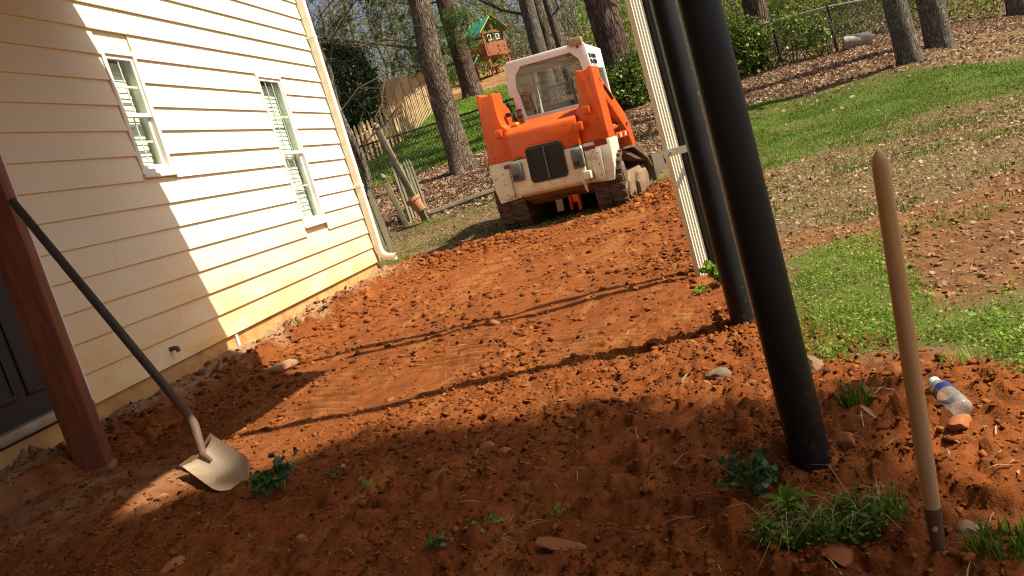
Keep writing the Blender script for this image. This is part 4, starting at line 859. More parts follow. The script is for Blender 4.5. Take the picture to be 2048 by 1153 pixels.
def chainlink(label, pts, h, rail_mats, pitch=.105):
    t = thing('chainlink_fence', label, 'fence', pts[0])
    for i, (a, b_) in enumerate(zip(pts[:-1], pts[1:])):
        V, F = wire_panel(a, b_, h, pitch, .0055); V = V-np.array(pts[0]); tag(obj('wire_mesh', npmesh('wire_mesh', V, F, M['chain']), t), kind='stuff')
        MB().tube([Vector(a)+Vector((0, 0, h)), Vector(b_)+Vector((0, 0, h))], .022, 10).build('top_rail', M[rail_mats[i]], t, smooth=True, world=True)
    for a in pts: MB().tube([Vector(a)-Vector((0, 0, .3)), Vector(a)+Vector((0, 0, h+.04))], .028, 10).build('fence_post', M['chain'], t, smooth=True, world=True)
    return t
fl = [on_terrain(px, 300, 20.6) for px in (640, 750, 892, 1040, 1180)]
chainlink('black chain-link fence crossing the lawn left of the loader', fl, .97, ['chain']*4)
frp = [on_terrain(1300, 120, 20.6), on_terrain(1440, 120, 20.2), on_terrain(1560, 115, 19.8), on_terrain(1675, 105, 19.4), on_terrain(1800, 70, 19.0)]
chainlink('ivy grown chain-link fence with silver top rail behind the right lawn', frp, 1.0, ['galv']*4)
def picket_mesh(h, wd, pointed=True, th=.02):
    p = [(-wd/2, 0), (wd/2, 0), (wd/2, h-wd*.9), (wd*.28, h-wd*.55), (wd*.28, h-wd*.35), (0, h), (-wd*.28, h-wd*.35), (-wd*.28, h-wd*.55), (-wd/2, h-wd*.9)] if pointed else [(-wd/2, 0), (wd/2, 0), (wd/2, h-.03), (wd*.25, h), (-wd*.25, h), (-wd/2, h-.03)]
    mb = MB().ext([(x, -th/2, z) for x, z in p], (0, th, 0)); me = mb.build('tmp', M['fencewood']); d = me.data; bpy.data.objects.remove(me); return d
pk = thing('picket_fence', 'tan pointed picket fence running up the grass slope', 'fence', (-8.4, 24, float(H0(-8.4, 24))))
pme = picket_mesh(1.15, .125); pkp = [Vector(G(688, 358)), Vector(G(808, 284)), Vector(G(875, 222))]; k = 0
for a, b_ in zip(pkp[:-1], pkp[1:]):
    L = (b_-a).xy.length; az = math.atan2(b_.y-a.y, b_.x-a.x); d = 0.
    while d < L:
        q = a.lerp(b_, d/L); obj('picket', pme, pk, Vector((q.x, q.y, z1(q.x, q.y)+.03+.012*math.sin(k*3.1)))-pk.location, (rnd.uniform(-.02, .02), 0, az)); d += .26; k += 1
    m_ = max(1, round(L/2.2)); off_ = Vector((-math.sin(az), math.cos(az), 0))*.05
    for i in range(m_):
        u0, u1 = a.lerp(b_, i/m_), a.lerp(b_, (i+1)/m_)
        for hz in (.30, .85): MB().tube([(u0.x+off_.x, u0.y+off_.y, z1(u0.x, u0.y)+hz), (u1.x+off_.x, u1.y+off_.y, z1(u1.x, u1.y)+hz)], .03, 4).build('rail', M['fencewood'], pk, world=True)
        z_ = z1(u0.x, u0.y); MB().bx((u0.x+off_.x*2.4-.045, u0.y+off_.y*2.4-.045, z_-.3), (u0.x+off_.x*2.4+.045, u0.y+off_.y*2.4+.045, z_+1.2)).build('fence_post', M['fencewood'], pk, world=True)
pv = thing('privacy_fence', 'tall tan board fence standing behind the picket fence', 'fence', (-10.5, 36.5, float(H0(-10.5, 36.5))))
vme = picket_mesh(1.62, .13, False); x = -13.4; k = 0
while x < -8.75:
    o = obj('fence_board', vme, pv, Vector((x, 36.5+.005*math.sin(k*2), z1(x, 36.5)+.04*math.sin(k*.9)*.5-.02))-pv.location, (0, rnd.uniform(-.012, .012), 0)); x += .14; k += 1
for hz in (.3, 1.2): MB().bx((-13.4, 36.53, 4.35+hz), (-8.8, 36.58, 4.44+hz)).build('rail', M['fencewood'], pv, world=True)
# broken weathered gate near the corner: two leaning panels, a leaning slat
def gpicket(h, wd=.085):
    mb = MB().ext([(x, -.011, z) for x, z in [(-wd/2, 0), (wd/2, 0), (wd/2, h-.16), (wd*.30, h-.13), (wd*.42, h-.07), (0, h), (-wd*.42, h-.07), (-wd*.30, h-.13), (-wd/2, h-.16)]], (0, .022, 0)); o = mb.build('tmp', M['graywood']); d = o.data; bpy.data.objects.remove(o); return d
gm = gpicket(1.10)
def panel(name, label, base, rot, n, pitch=.105, extra=0, brace=True, heights=None):
    t = thing(name, label, 'fence', base); t.rotation_euler = rot
    for i in range(n): obj('picket', gm, t, (i*pitch, .0, .012*math.sin(i*4)), (0, rnd.uniform(-.02, .02), 0))
    for z in (.25, .78): MB().bx((-.05, .012, z), (n*pitch-.05, .05, z+.075)).build('rail', M['graywood'], t)
    if brace: MB().tube([(-.02, .03, .28), (n*pitch-.08, .03, .80)], .035, 4).build('brace', M['graywood'], t)
    return t
b1_ = on_terrain(775, 500, 11.3); panel('broken_fence', 'grey picket panel leaning by the house corner downspout', (b1_[0]-.25, b1_[1], b1_[2]-.05), (0, math.radians(-4), math.radians(35)), 4, brace=False)
b2_ = on_terrain(822, 441, 13.9); panel('broken_gate', 'weathered picket gate seen end on before the leaf litter', (b2_[0], b2_[1], b2_[2]-.05), (0, math.radians(-6), math.radians(82)), 7, .13)
pst = on_terrain(812, 445, 13.6); t = thing('gate_post', 'weathered gate post with pointed top by the broken gate', 'post', pst); t.rotation_euler = (0, math.radians(-9), .3)
MB().bx((-.05, -.05, -.2), (.05, .05, .86)).build('shaft', M['graywood'], t, bevel=.006); MB().ext([(-.055, -.055, .86), (.055, -.055, .86), (.055, .055, .86), (-.055, .055, .86)], (0, 0, .02)).build('cap', M['graywood'], t)
MB().tube([(0, 0, .88), (0, 0, .93), (0, 0, .97), (0, 0, 1.02)], [.03, .055, .045, .008], 12).build('finial', M['graywood'], t, smooth=True)
sl0 = on_terrain(852, 436, 13.5); s_top = Vector(onY(757, 262, 13.4)); s_b = Vector(sl0); dirv = s_top-s_b
t = thing('loose_slat', 'long grey slat leaning against the broken gate with a pot at its foot', 'slat', sl0)
qd = dirv.normalized(); sx = qd.cross(Vector((0, 1, 0))).normalized(); sy = qd.cross(sx)
MB().ext([s_b-sx*.055-qd*.05, s_b+sx*.055-qd*.05, s_top+sx*.055, s_top-sx*.055], sy*.06).build('board', M['graywood'], t, world=True, bevel=.004)
MB().tube([s_top, s_top+qd*.05, s_top+qd*.10, s_top+qd*.15], [.03, .06, .05, .006], 12).build('finial', M['graywood'], t, smooth=True, world=True)
pc = Vector(onY(838, 405, 13.38)); t = thing('flower_pot', 'terracotta pot hung upside down on the foot of the loose slat', 'pot', (pc.x, pc.y, pc.z-.15)); t.rotation_euler = (0, math.radians(-22), 0)
MB().tube([(0, 0, .0), (0, 0, .20)], [.085, .115], 20).build('body', M['terracotta'], t, smooth=True); MB().tube([(0, 0, .20), (0, 0, .26)], [.132, .132], 20).build('rim', M['terracotta'], t, smooth=True)
ta, tb = G(862, 432), G(1003, 384); t = thing('landscape_timber', 'old landscape timber edging the leaf litter left of the loader', 'timber', tuple(ta))
va, vb = Vector(ta), Vector(tb); MB().tube([va+Vector((0, 0, .03)), va.lerp(vb, .35)+Vector((0, .03, .03)), va.lerp(vb, .7)+Vector((0, -.02, .04)), vb+Vector((.3, .05, .04))], .06, 8).build('beam', M['oldtimber'], t, world=True); MB().tube([va.lerp(vb, .2)+Vector((.0, .22, .03)), vb+Vector((.3, .26, .05))], .05, 8).build('beam', M['oldtimber'], t, world=True)
rp = G(985, 323); rock('plastic_toy', 'small red plastic ball in the leaves beside the loader', (rp[0], rp[1], rp[2]+.06), (.09, .09, .09), M['redplastic'], 'toy', 2, 3)
# log and cut wood
lg0, lg1 = G(1690, 100), G(1745, 88); a, b_ = Vector(lg0), Vector(lg1); t = thing('log', 'pale fallen log lying under the chain-link fence', 'log', tuple(a))
ln = [a.lerp(b_, f)+Vector((0, 0, .14)) for f in (0, .1, .5, .9, 1)]; MB().tube(ln, [.15, .165, .16, .165, .15], 16).build('trunk', M['log'], t, smooth=True, world=True); MB().tube([ln[0]-(b_-a).normalized()*.006, ln[0]], .135, 16).build('cut_face', M['terracotta'], t, world=True)
# playset
ps = thing('playset', 'cedar playset with green pitched roof and green slide on the slope', 'playset', on_terrain(992, 152, 42)); ps.rotation_euler = (0, 0, math.radians(47)); ps.scale = (.82, .82, .82)
for sx_ in (-.75, .75):
    for sy_ in (-.75, .75): MB().bx((sx_-.06, sy_-.06, -.3), (sx_+.06, sy_+.06, 2.45)).build('leg', M['cedar'], ps)
MB().bx((-.9, -.9, 1.05), (.9, .9, 1.17)).build('platform', M['cedar'], ps)
for y in (-.82, .82):
    pn = MB().bx((-.69, y-.015, 1.18), (.69, y+.015, 1.85)).build('wall_panel', M['cedar'], ps)
    for wx_ in (-.35, .25): MB().ring([(wx_-.13, y-.04, 1.95), (wx_+.13, y-.04, 1.95), (wx_+.13, y-.04, 2.3), (wx_-.13, y-.04, 2.3)], [(wx_-.09, y-.04, 1.99), (wx_+.09, y-.04, 1.99), (wx_+.09, y-.04, 2.26), (wx_-.09, y-.04, 2.26)], (0, .03, 0)).build('window_frame', M['white'], ps)
MB().bx((-.84, -.69, 1.18), (-.80, .69, 1.9)).build('wall_panel', M['cedar'], ps)
for y in (-.82, .82): MB().bx((-.95, y-.02, 2.40), (.95, y+.02, 2.54)).build('roof_beam', M['cedar'], ps)
for s in (-1, 1):
    MB().ext([(s*1.1, -1.05, 2.42), (0, -1.05, 3.38), (0, 1.05, 3.38), (s*1.1, 1.05, 2.42)], (0, 0, .03)).build('roof_panel', M['green_vinyl'], ps)
    for y in (-1.08, 1.06): MB().tube([(s*1.1, y, 2.43), (0, y, 3.40)], .03, 4).build('roof_edge', M['yellow'], ps)
for y in (-.85, .85): MB().bx((-.04, y-.03, 2.5), (.04, y+.03, 3.3)).build('gable_post', M['cedar'], ps)
sl_ = [(-.9, .3, 1.2), (-1.25, .3, 1.1), (-1.7, .3, .65), (-2.1, .3, .25), (-2.4, .3, .15)]
for yo in (-.28, .28): MB().tube([(x, yo+.0, z+.08) for x, _, z in sl_], .05, 6).build('slide_rail', M['slidegreen'], ps, smooth=True)
MB().ext([(x, -.28, z) for x, _, z in sl_]+[(x, -.28, z-.05) for x, _, z in sl_[::-1]], (0, .56, 0)).build('slide', M['slidegreen'], ps)
for k in range(4): MB().bx((.25, -1.1+.06*k, .2+.26*k), (.7, -1.0+.06*k, .25+.26*k)).build('ladder_step', M['cedar'], ps)
MB().bx((-.75, -.80, .42), (.75, -.74, .52)).build('brace', M['cedar'], ps); MB().bx((.3, -.2, .55), (.9, .9, .62)).build('table', M['cedar'], ps)
# ------------------------------------------------------------------ loose ground cover
def stuff(name, label, V, F, m): return tag(obj(name, npmesh(name, V, F, m)), label, kind='stuff')
def pts_on(x, y, dz=0.): return np.stack([x, y, Z(x, y)+dz], 1)
def join(parts):
    V = []; F = []; o = 0
    for v, f in parts: V.append(v); F.append(f+o); o += len(v)
    return np.concatenate(V), np.concatenate(F)
def vis(x, y):    # keep only what can be seen (with a margin): in front, right of the house wall
    return (x > WX+.04)
parts = []
def loosef(x, y): return clay_mask(x, y)*(1-.8*track_mask(x, y))*(1-.55*sst(-3.0, -2.6, x)*sst(-.3, -.7, x)*sst(3.4, 4.4, y)*sst(9.4, 8.6, y))*(.25+.75*sst(-.3, .3, fbm(x*.8+3, y*.8, 2, 20)))
x, y = scatter(42000, -3.42, 1.2, 1.05, 10.4, loosef, True); sz = np.minimum(.0040*np.exp(RNG.exponential(.45, len(x))), .015)*np.clip(y/2.8, .72, 2.0); parts.append(lumps(pts_on(x, y, 0)+np.stack([0*x, 0*x, sz*.15], 1), sz, 1))
x, y = scatter(11000, -3.2, .9, 1.15, 3.5, lambda a, b: clay_mask(a, b)*(.15+.85*sst(-.2, .35, fbm(a*2.5, b*2.5, 3, 140)))); parts.append(lumps(pts_on(x, y), RNG.uniform(.003, .0085, len(x)), 1, .7))
x, y = scatter(900, -3.42, 1.0, 1.05, 10.4, loosef, True); sz = RNG.uniform(.007, .016, len(x))*np.clip(y/3.2, .6, 1.7); parts.append(lumps(pts_on(x, y)+np.stack([0*x, 0*x, sz*.2], 1), sz, 2, .65, .10))
for p_ in post_xy: x = p_[0]+RNG.normal(0, .10, 160); y = p_[1]+RNG.normal(0, .08, 160); sz = RNG.uniform(.005, .014, 160)*max(.6, p_[1]/3); parts.append(lumps(pts_on(x, y), sz, 1, .8))
x = RNG.normal(-.05, .5, 1300); y = RNG.normal(10.1, .55, 1300); sz = .009*np.exp(RNG.exponential(.5, 1300)); sz = np.minimum(sz, .05); parts.append(lumps(pts_on(x, y), sz, 1, .8))
x = RNG.uniform(-3.3, -1.9, 320); y = 9.95+.12*(x+2)+RNG.normal(0, .16, 320); sz = RNG.uniform(.015, .05, 320); parts.append(lumps(pts_on(x, y), sz, 1, .8))
y = RNG.uniform(2.2, 9.2, 520); x = -3.16+RNG.normal(0, .13, 520); k = x > WX+.05; x, y = x[k], y[k]; sz = RNG.uniform(.004, .017, len(x)); parts.append(lumps(pts_on(x, y), sz, 1, .7))
V, F = join(parts); stuff('clay_clods', 'loose red clay clods strewn over the dug yard', V, F, M['clod'])
x, y = scatter(3500, .35, 3.2, 2.8, 6.5, turn_mask, True); stuff('churned_soil', 'brown crumbs of soil in the machine tracks across the yard', *lumps(pts_on(x, y), RNG.uniform(.004, .016, len(x)), 1, .7), M['soil'])
# straws and roots
x, y = scatter(420, -3, 1.2, 1.1, 6, lambda a, b: .8+0*a, True); P = pts_on(x, y, .008); n = len(P); a = RNG.uniform(0, 6.28, n); L = RNG.uniform(.02, .09, n)
d = np.stack([np.cos(a), np.sin(a), RNG.uniform(-.1, .25, n)], 1); q = np.stack([-np.sin(a), np.cos(a), 0*a], 1)*.0012
V = np.stack([P-q, P+q, P+d*L[:, None]*.5+q+np.array([0, 0, .006]), P+d*L[:, None]*.5-q+np.array([0, 0, .006]), P+d*L[:, None]], 1).reshape(-1, 3); k = np.arange(n)[:, None]*5
stuff('dry_straw', 'pine straw and bits of dry root on the clay', V, np.concatenate([k+np.array([0, 1, 2]), k+np.array([0, 2, 3]), k+np.array([3, 2, 4])]), M['dryplant'])
# leaf litter
def littermask(x, y):
    c = clay_mask(x, y); l = lawn_mask(x, y); wd = weed_mask(x, y)
    base = .18+.82*sst(14.0, 16.8, y-.9*np.maximum(0, x-3)); base = np.where((x > .2) & (y < 9.5) & (y > 4.4), .75, base)
    base = np.where((y > 13.7) & (y < 21.8) & (x < .3), 1.0, base); base = base*np.where((x < -1) & (y < 13.6), .25, 1)
    base = np.where((y > 20.1) & (x < -2.9), .05, base)
    return np.clip(base*(1-c)*(1-.93*l)*(1-.85*wd)*(.35+.65*sst(-.3, .2, fbm(x*.7, y*.7, 2, 95))), 0, 1)
parts = []
x, y = scatter(120000, -8, 13, 3.0, 30, littermask, True); k = (np.abs(x) < y*.62+1); x, y = x[k], y[k]
s = RNG.uniform(.018, .042, len(x))*np.clip(y/11, .40, 1.15); parts.append(leaf_quads(pts_on(x, y, .012), s, .6, (0, 0, 1.0), .75))
x, y = scatter(90000, -6, 9, 13.6, 22.3, littermask); parts.append(leaf_quads(pts_on(x, y, .015), RNG.uniform(.022, .052, len(x)), .6, (0, 0, 1.0), .8))
x, y = scatter(900, .2, 1.6, 1.4, 4.5, lambda a, b: .05+.3*turn_mask(a, b), True); parts.append(leaf_quads(pts_on(x, y, .008), RNG.uniform(.008, .018, len(x)), .35, (0, 0, 1), .6))
V, F = join(parts); stuff('fallen_leaves', 'dead brown leaves carpeting the yard and slope', V, F, M['litter'])
# dry turf between the lawn and the dug ground
def turff(x, y): return (1-clay_mask(x, y))*(1-.8*turn_mask(x, y))*(1-weed_mask(x, y))*(1-.8*lawn_mask(x, y))
x, y = scatter(90000, .25, 7, 2.9, 11.5, turff, True); k = x < y*.6+.5; x, y = x[k], y[k]; A1 = leaf_quads(pts_on(x, y, .008), RNG.uniform(.008, .020, len(x))*np.clip(y/6, .6, 1.5), .22, (0, 0, 1), .5)
x, y = scatter(14000, -5.5, -.2, 9.9, 14, lambda a, b: .8*(1-clay_mask(a, b))); A2 = leaf_quads(pts_on(x, y, .008), RNG.uniform(.015, .03, len(x)), .25, (0, 0, 1), .5)
stuff('dry_turf', 'matted straw and dry grass between the lawn and the clay', *join([A1, A2]), M['turf'])
# lawn
def lawnf(x, y): return lawn_mask(x, y)*(.45+.55*sst(-.35, .3, fbm(x*.9, y*.9, 3, 97)))
x, y = scatter(230000, -.2, 8, 8.6, 17, lawnf); k = x < y*.62+1; x, y = x[k], y[k]; V1 = blades(pts_on(x, y), RNG.uniform(.014, .038, len(x)), .0032, .9)
x, y = scatter(60000, -10, -2.4, 19.5, 36, lawnf); V2 = blades(pts_on(x, y), RNG.uniform(.05, .12, len(x)), .011, .7)
def sparse(x, y): return (1-clay_mask(x, y))*sst(.05, .5, fbm(x*1.1, y*1.1, 3, 98))*np.where(x < 0, 1., .55)*(1-.8*turn_mask(x, y))
x, y = scatter(16000, -5.5, 0, 9.6, 14.2, sparse); V3 = blades(pts_on(x, y), RNG.uniform(.02, .06, len(x)), .004, .9)
x, y = scatter(60000, .3, 6, 4.4, 10.5, sparse); V4 = blades(pts_on(x, y), RNG.uniform(.02, .06, len(x)), .0035, .9)
V, F = join([V1, V3, V4]); stuff('grass', 'short green lawn grass', V, F, M['grass']); stuff('slope_grass', 'bright spring grass on the slope behind the chain-link fence', *V2, M['weed'])
# low weeds on the bank right of the posts: tiny leaves on short stems
def weedf(x, y): return weed_mask(x, y)*(.3+.7*sst(-.3, .25, fbm(x*3, y*3, 2, 99)))
x, y = scatter(60000, .15, 1.9, 1.25, 4.7, weedf, True); hgt = RNG.uniform(.004, .055, len(x))*(.6+.6*sst(-.2, .4, fbm(x*4, y*4, 2, 101))); P = pts_on(x, y); P[:, 2] += hgt
A1 = leaf_quads(P, RNG.uniform(.004, .0085, len(P)), .6, (0, 0, 1), .9)
k = RNG.uniform(0, 1, len(P)) < .35; A2 = blades(pts_on(x[k], y[k]), hgt[k]+.015, .0012, .5)
V, F = join([A1, A2]); stuff('low_weeds', 'bright green chickweed patch on the bank right of the posts', V, F, M['weed'])
# ------------------------------------------------------------------ ivy, brush
def vine(name, label, A, Bp, h, n, thick=.22, m='ivy', hv=.35, over=.12):
    A = np.array(A); Bp = np.array(Bp); t = thing(name, label, 'ivy', A); s = RNG.uniform(0, 1, n); L = np.linalg.norm(Bp-A); top = h*(1+hv*perlin(s*L*1.3, s*0+n*.01, 33))
    zr = RNG.uniform(0, 1, n)**.7; dn = np.array([(Bp-A)[1], -(Bp-A)[0], 0])/L
    P = A+(Bp-A)*s[:, None]; P[:, 2] = H0(P[:, 0], P[:, 1]); P = P+dn*(RNG.normal(0, thick, n)*(1.15-.5*zr))[:, None]; P[:, 2] += zr*top+RNG.normal(0, over, n)*zr
    keep = perlin(s*L*2.6, zr*h*2.6, 36) > -.38; P = P[keep]; V, F = leaf_quads(P-A, RNG.uniform(.022, .05, len(P)), .75); tag(obj('leaves', npmesh('leaves', V, F, M[m]), t), kind='stuff')
    mb = MB(); rg = random.Random(n)
    for k in range(14):
        f = rg.random(); b = A+(Bp-A)*f-A; b[2] = float(H0(b[0]+A[0], b[1]+A[1]))-A[2]
        mb.tube([b, b+np.array([rg.gauss(0, .15), rg.gauss(0, .08), h*.5]), b+np.array([rg.gauss(0, .3), rg.gauss(0, .1), h])], [.014, .01, .006], 4)
    mb.build('stems', M['twig'], t)
    return t
h0, h1 = on_terrain(1195, 150, 20.5), on_terrain(1300, 150, 20.2); vine('ivy_mound', 'dense dark green ivy mound right of the white cab', h0, h1, 1.05, 7000, .4)
h0, h1 = on_terrain(1420, 150, 19.9), on_terrain(1545, 120, 19.5); vine('ivy_hedge', 'bright ivy over the chain-link fence beside the thick black post', h0, h1, 1.15, 5200, .28)
h0, h1 = on_terrain(1548, 120, 19.5), on_terrain(1668, 105, 19.2); vine('ivy_hedge', 'thin ivy on the chain-link fence left of the fence post and log', h0, h1, .85, 1500, .2)
# undergrowth of the wood behind
parts = []
def brush(n, px0, px1, Y0, Y1, h, s0, s1, seed):
    px = RNG.uniform(px0, px1, n); Y = RNG.uniform(Y0, Y1, n); d = np.array([ray(p, 60) for p in np.linspace(px0, px1, 60)]); rx = np.interp(px, np.linspace(px0, px1, 60), d[:, 0]/d[:, 1])
    X = rx*Y; zr = RNG.uniform(0, 1, n)**1.4; hh = h*(.55+.8*np.clip(perlin(X*.35, Y*.35, seed)+.35, 0, 1)); dens = perlin(X*.8, Y*.5+zr*2, seed+1) > -.12
    P = np.stack([X, Y, H0(X, Y)+zr*hh], 1)[dens]; return leaf_quads(P, RNG.uniform(s0, s1, len(P)), .5)
stuff('undergrowth', 'leafy green undergrowth of the wood behind the fences', *join([brush(26000, 1400, 2010, 21.5, 32, 2.6, .03, .07, 110), brush(9000, 860, 1060, 46, 58, 5.5, .05, .11, 113), brush(6000, 1060, 1300, 34, 50, 4.0, .05, .11, 128), brush(7000, 1180, 1320, 22.5, 34, 2.8, .03, .08, 116), brush(16000, 640, 1000, 40, 60, 11.0, .05, .12, 119), brush(16000, 960, 1320, 47, 64, 12.0, .05, .12, 122), brush(9000, 1400, 2060, 27, 46, 7.0, .05, .10, 125)]), M['brush'])
stuff('spring_thicket', 'fresh light green thicket behind the ivy grown fence', *join([brush(10000, 1400, 1700, 21.4, 26, 3.6, .03, .065, 131), brush(5000, 780, 1000, 40, 50, 9, .05, .10, 134), brush(4000, 1160, 1330, 24, 32, 5, .04, .08, 137)]), M['weed'])
mbt = MB(); rg = random.Random(77); tp = []
for k in range(300):
    px = rg.uniform(640, 1310) if k < 205 else rg.uniform(1440, 2048); Y = rg.uniform(27, 50) if k < 205 else rg.uniform(20.5, 28)
    if k < 205 and px < 1045: Y = rg.uniform(45, 58)
    b = on_terrain(px, 60, Y); a = rg.uniform(0, 6.28); limb(mbt, b, (math.cos(a)*.6, math.sin(a)*.6, rg.uniform(.3, 1)), rg.uniform(1.6, 4.2), .016*Y/30, 2, rg, tp, n=4, rmin=.004, kink=.3)
o = mbt.build('brushwood', M['twig']); tag(o, 'tangle of bare brushwood in the wood behind', kind='stuff')
# ------------------------------------------------------------------ small plants in the clay
def leafmesh(L, W, m, fold=.25, droop=.35):
    V = []; F = []; K = 6
    for i in range(K+1):
        t = i/K; wv = W*math.sin(math.pi*min(1, t*.92+.06))**.8*(1-.3*t); z = L*(.35*t-droop*t*t)
        V += [(t*L, -wv, z+fold*wv), (t*L, 0, z), (t*L, wv, z+fold*wv)]
    for i in range(K): a = i*3; F += [(a, a+1, a+4, a+3), (a+1, a+2, a+5, a+4)]
    return npmesh('leaf', V, F, M[m], True)
def plant(label, px, py, R_, h, nleaf, ls, m='darkleaf', stems=10, straw=False, name='weed_clump', seed=0, dx=1.):
    p = G(px, py); rg = random.Random(seed+px); t = thing(name, label, 'weed', (p[0], p[1], z1(p[0], p[1])))
    mb = MB(); P = []
    for k in range(stems):
        a = rg.uniform(0, 6.28); r = R_*rg.uniform(.3, 1); q1 = Vector((.25*r*math.cos(a), .25*r*math.sin(a), h*.5*rg.uniform(.5, 1.1))); q2 = Vector((r*math.cos(a)*dx, r*math.sin(a), h*rg.uniform(.15, 1.0)))
        mb.tube([(0, 0, -.01), q1, q2], [.0022, .0018, .001], 4)
        for j in range(max(1, nleaf//stems)): f = rg.uniform(.25, 1.05); b_ = q1.lerp(q2, f); P.append((b_.x+rg.gauss(0, .008), b_.y+rg.gauss(0, .008), b_.z+rg.gauss(0, .006)))
    mb.build('stems', M['dryplant'] if straw else M['weed'], t)
    V, F = leaf_quads(np.array(P), np.array([ls*rg.uniform(.6, 1.2) for _ in P]), .72, (0, 0, .6), .9); tag(obj('leaves', npmesh('leaves', V, F, M[m]), t), kind='stuff')
    return t
def tuft(label, px, py, R_, h, n, m='grass', name='grass_tuft', w=.0022, dx=1.6):
    p = G(px, py); r = R_*np.sqrt(RNG.uniform(0, 1, n)); a = RNG.uniform(0, 6.28, n); x = p[0]+dx*r*np.cos(a); y = p[1]+r*np.sin(a); P = pts_on(x, y, -.003); b = np.array([p[0], p[1], z1(p[0], p[1])])
    V, F = blades(P-b, RNG.uniform(.4, 1, n)*h, w, 1.0); t = thing(name, label, 'grass', b); tag(obj('blades', npmesh('blades', V, F, M[m]), t), kind='stuff'); return t
plant('dark leafy weed clump lying beside the shovel blade', 568, 985, .11, .12, 170, .017, stems=16, seed=1)
plant('dark drooping weed by the foot of the nearest black post', 1512, 1000, .075, .10, 150, .012, stems=16, seed=2)
plant('pale wilted weed lying on the shaded clay near the bottom', 978, 1055, .055, .035, 46, .010, 'weed', 9, True, seed=3)
plant('small uprooted weed left of the pale wilted one', 872, 1098, .05, .03, 46, .008, 'darkleaf', 8, seed=4)
plant('glossy low weed between the downspout and middle post', 1443, 572, .09, .13, 170, .019, 'weed', 14, seed=5)
plant('tiny sprout by a pale crumb in the shaded clay', 668, 958, .03, .03, 14, .012, 'darkleaf', 4, seed=6)
plant('single green leaf sprig on the shaded clay', 1123, 1030, .03, .02, 7, .014, 'weed', 3, seed=7)
plant('small two leaved sprout near the shovel blade weed', 738, 978, .025, .018, 8, .012, 'weed', 3, seed=8)
plant('little green weed on the ledge under the siding', 594, 650, .05, .05, 40, .012, 'weed', 6, seed=9)
plant('dull green weed on the ledge farther along the wall', 645, 628, .06, .05, 40, .012, 'darkleaf', 6, seed=10)
plant('leafy weed beside the strip of bank left of the middle post', 1408, 590, .07, .04, 60, .010, 'weed', 9, seed=11)
tuft('green grass tuft above the shaded clay right of the nearest post', 1720, 822, .028, .075, 70)
tuft('grass tuft at the foot of the house corner downspout', 800, 522, .14, .10, 260, 'weed')
tuft('sparse grass tuft beside the broken gate foot', 866, 446, .16, .10, 200, 'weed')
tuft('pale thin grass at the end of the chickweed bank', 1945, 735, .05, .075, 70, 'weed', w=.0012)
tuft('cut pale green stems lying on the churned yard', 1905, 442, .16, .05, 160, 'weed', w=.003)
tuft('grass tuft cut by the bottom right picture corner', 2025, 1120, .045, .05, 160)
# big grassy clod at the bottom right with broad leaves
p = G(1665, 1085); gc = thing('grass_clod', 'large clump of torn up grass and broad leaves at the bottom right', 'grass', (p[0], p[1], z1(p[0], p[1])))
n = 950; r = np.sqrt(RNG.uniform(0, 1, n)); a = RNG.uniform(0, 6.28, n); x = p[0]+.145*r*np.cos(a)+.0; y = p[1]+.050*r*np.sin(a)-.12*(.145*r*np.cos(a)); P = pts_on(x, y, .012)
b = np.array(gc.location); V, F = blades(P-b, RNG.uniform(.02, .06, n), .0014, 1.3); tag(obj('blades', npmesh('blades', V, F, M['grass']), gc), kind='stuff')
k = RNG.integers(0, n, 900); V, F = leaf_quads(P[k]-b+np.stack([RNG.normal(0, .01, 900), RNG.normal(0, .01, 900), RNG.uniform(0, .03, 900)], 1), RNG.uniform(.0035, .008, 900), .7, (0, 0, 1), .8); tag(obj('small_leaves', npmesh('small_leaves', V, F, M['weed']), gc), kind='stuff')
n2 = 90; k = RNG.integers(0, n, n2); V, F = blades(P[k]-b, RNG.uniform(.04, .10, n2), .0010, 2.4); tag(obj('dry_blades', npmesh('dry_blades', V, F, M['dryplant']), gc), kind='stuff')
lm = leafmesh(.048, .0095, 'grass', .3, .6); lf = G(1590, 1075); lb = Vector((lf[0], lf[1], z1(lf[0], lf[1])+.03))-gc.location
for k, (az, sc, pt) in enumerate(((0, 1.2, -.25), (.7, 1.0, -.5), (1.6, .9, -.75), (2.5, 1.15, -.35), (3.3, .9, -.25), (4.2, .8, -.4), (5.3, 1.0, -.2), (1.1, .9, -1.0))):
    o = obj('broad_leaf', lm, gc, lb+Vector((.008*math.cos(az), .008*math.sin(az), 0)), (0, pt, az)); o.scale = (sc, sc, sc)
rock('grass_root_ball', 'crumbly clay root ball under the torn up grass clump', (p[0], p[1], z1(p[0], p[1])-.012), (.15, .06, .028), M['claystone'], 'clod', 4, 12)
# ------------------------------------------------------------------ stones
def stone(label, px, py, sz, m, seed, name='stone', lift=.05): q = G(px, py); return rock(name, label, (q[0], q[1], q[2]+sz[2]*lift), sz, M[m], 'stone', 3, seed)
stone('grey brown rock left of the nearest black post', 1437, 752, (.052, .04, .036), 'rock', 1)
stone('pale clay covered rock just right of the nearest black post', 1632, 742, (.05, .04, .05), 'rock', 2)
stone('large pale concrete lump half buried near the house wall', 562, 742, (.22, .13, .05), 'paleconc', 3, 'concrete_lump', .0)
stone('orange stone on shaded clay below the shovel weed', 608, 1085, (.024, .02, .016), 'claystone', 4)
stone('orange flat stone below the water bottle', 1925, 858, (.055, .03, .02), 'claystone', 5)
stone('small cream stone right of the upright handle base', 1945, 1083, (.026, .018, .016), 'paleconc', 6)
stone('orange stone in the middle of the shaded clay', 1012, 905, (.032, .025, .02), 'claystone', 7)
stone('orange clod stone left of the middle stone', 975, 898, (.03, .024, .018), 'claystone', 8)
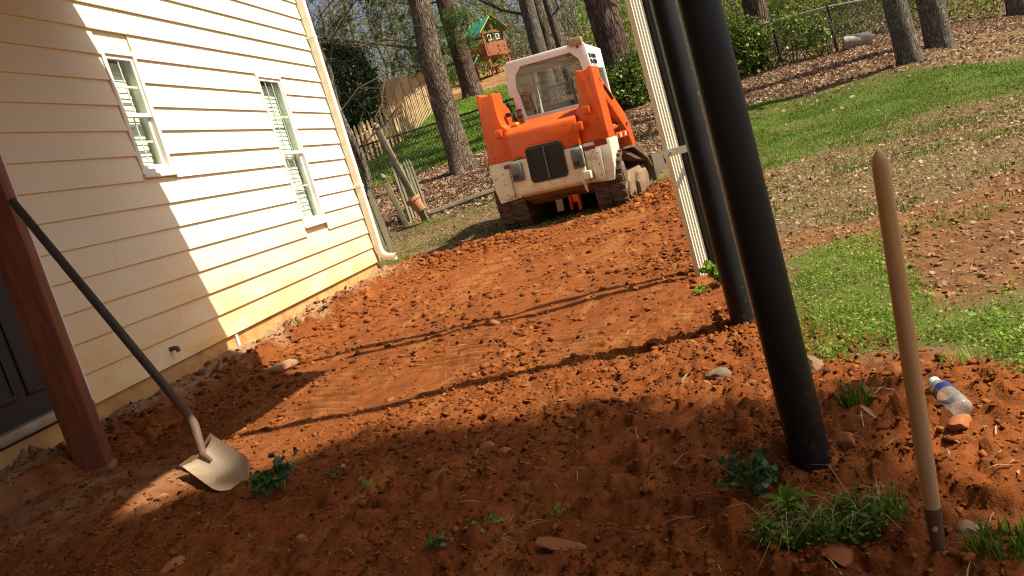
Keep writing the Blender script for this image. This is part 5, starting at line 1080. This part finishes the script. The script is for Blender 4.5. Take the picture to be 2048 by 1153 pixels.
stone('dark clod on the sunlit clay before the loader', 988, 650, (.06, .05, .035), 'claystone', 9)
stone('cream pebble beside the shovel blade shadow', 322, 997, (.03, .022, .02), 'paleconc', 10)
stone('clay slab near the bottom centre of the picture', 1120, 1085, (.075, .03, .014), 'claystone', 11)
stone('pale crumb among the sprouts left of centre', 688, 940, (.018, .014, .016), 'paleconc', 12)
stone('reddish stone by the bottom picture edge', 345, 1135, (.05, .035, .02), 'claystone', 13)
stone('small pale pebble by the loader side of the clay', 1125, 810, (.018, .01, .008), 'paleconc', 14)
stone('orange clod behind the bottle in the churned yard', 1700, 900, (.03, .022, .016), 'claystone', 15)
# curled dry leaf standing near the nearest post
q = G(1730, 850); t = thing('dry_leaf', 'pale curled dry leaf below the grass tuft', 'leaf', (q[0], q[1], q[2])); lmd = leafmesh(.045, .008, 'dryplant', .5, .1); obj('blade', lmd, t, (0, 0, .035), (0, .9, -.9))
q = G(1365, 770); t = thing('dry_leaf', 'long pale dry leaf above the grey brown rock', 'leaf', (q[0], q[1], q[2])); obj('blade', lmd, t, (0, 0, .012), (0, -.25, .8))
# ------------------------------------------------------------------ bottle
q0, q1 = G(1880, 806), G(1932, 846); a = Vector(q0); b_ = Vector(q1); a.z += .028; b_.z += .028; ax = (b_-a).normalized(); L = .145; c = (a+b_)/2-ax*.0
bt = thing('plastic_bottle', 'crushed clear plastic bottle with blue label on the bank', 'bottle', tuple(c-Vector((0, 0, .028))))
s0 = c-ax*L/2
prof_ = [(0, .010), (.004, .011), (.018, .012), (.026, .020), (.036, .0235), (.042, .0245), (.066, .024), (.075, .0215), (.085, .0245), (.095, .0225), (.108, .025), (.12, .0215), (.133, .024), (.141, .020), (.145, .011)]
MB().tube([s0+ax*d for d, r in prof_], [r for d, r in prof_], 22).build('body', M['plastic'], bt, smooth=True, world=True, angle=60)
MB().tube([s0+ax*.043, s0+ax*.066], .0251, 22, cap=False).build('label_band', M['label'], bt, smooth=True, world=True)
MB().tube([s0-ax*.008, s0+ax*.010], .0142, 18).build('cap', M['capwhite'], bt, smooth=True, world=True)
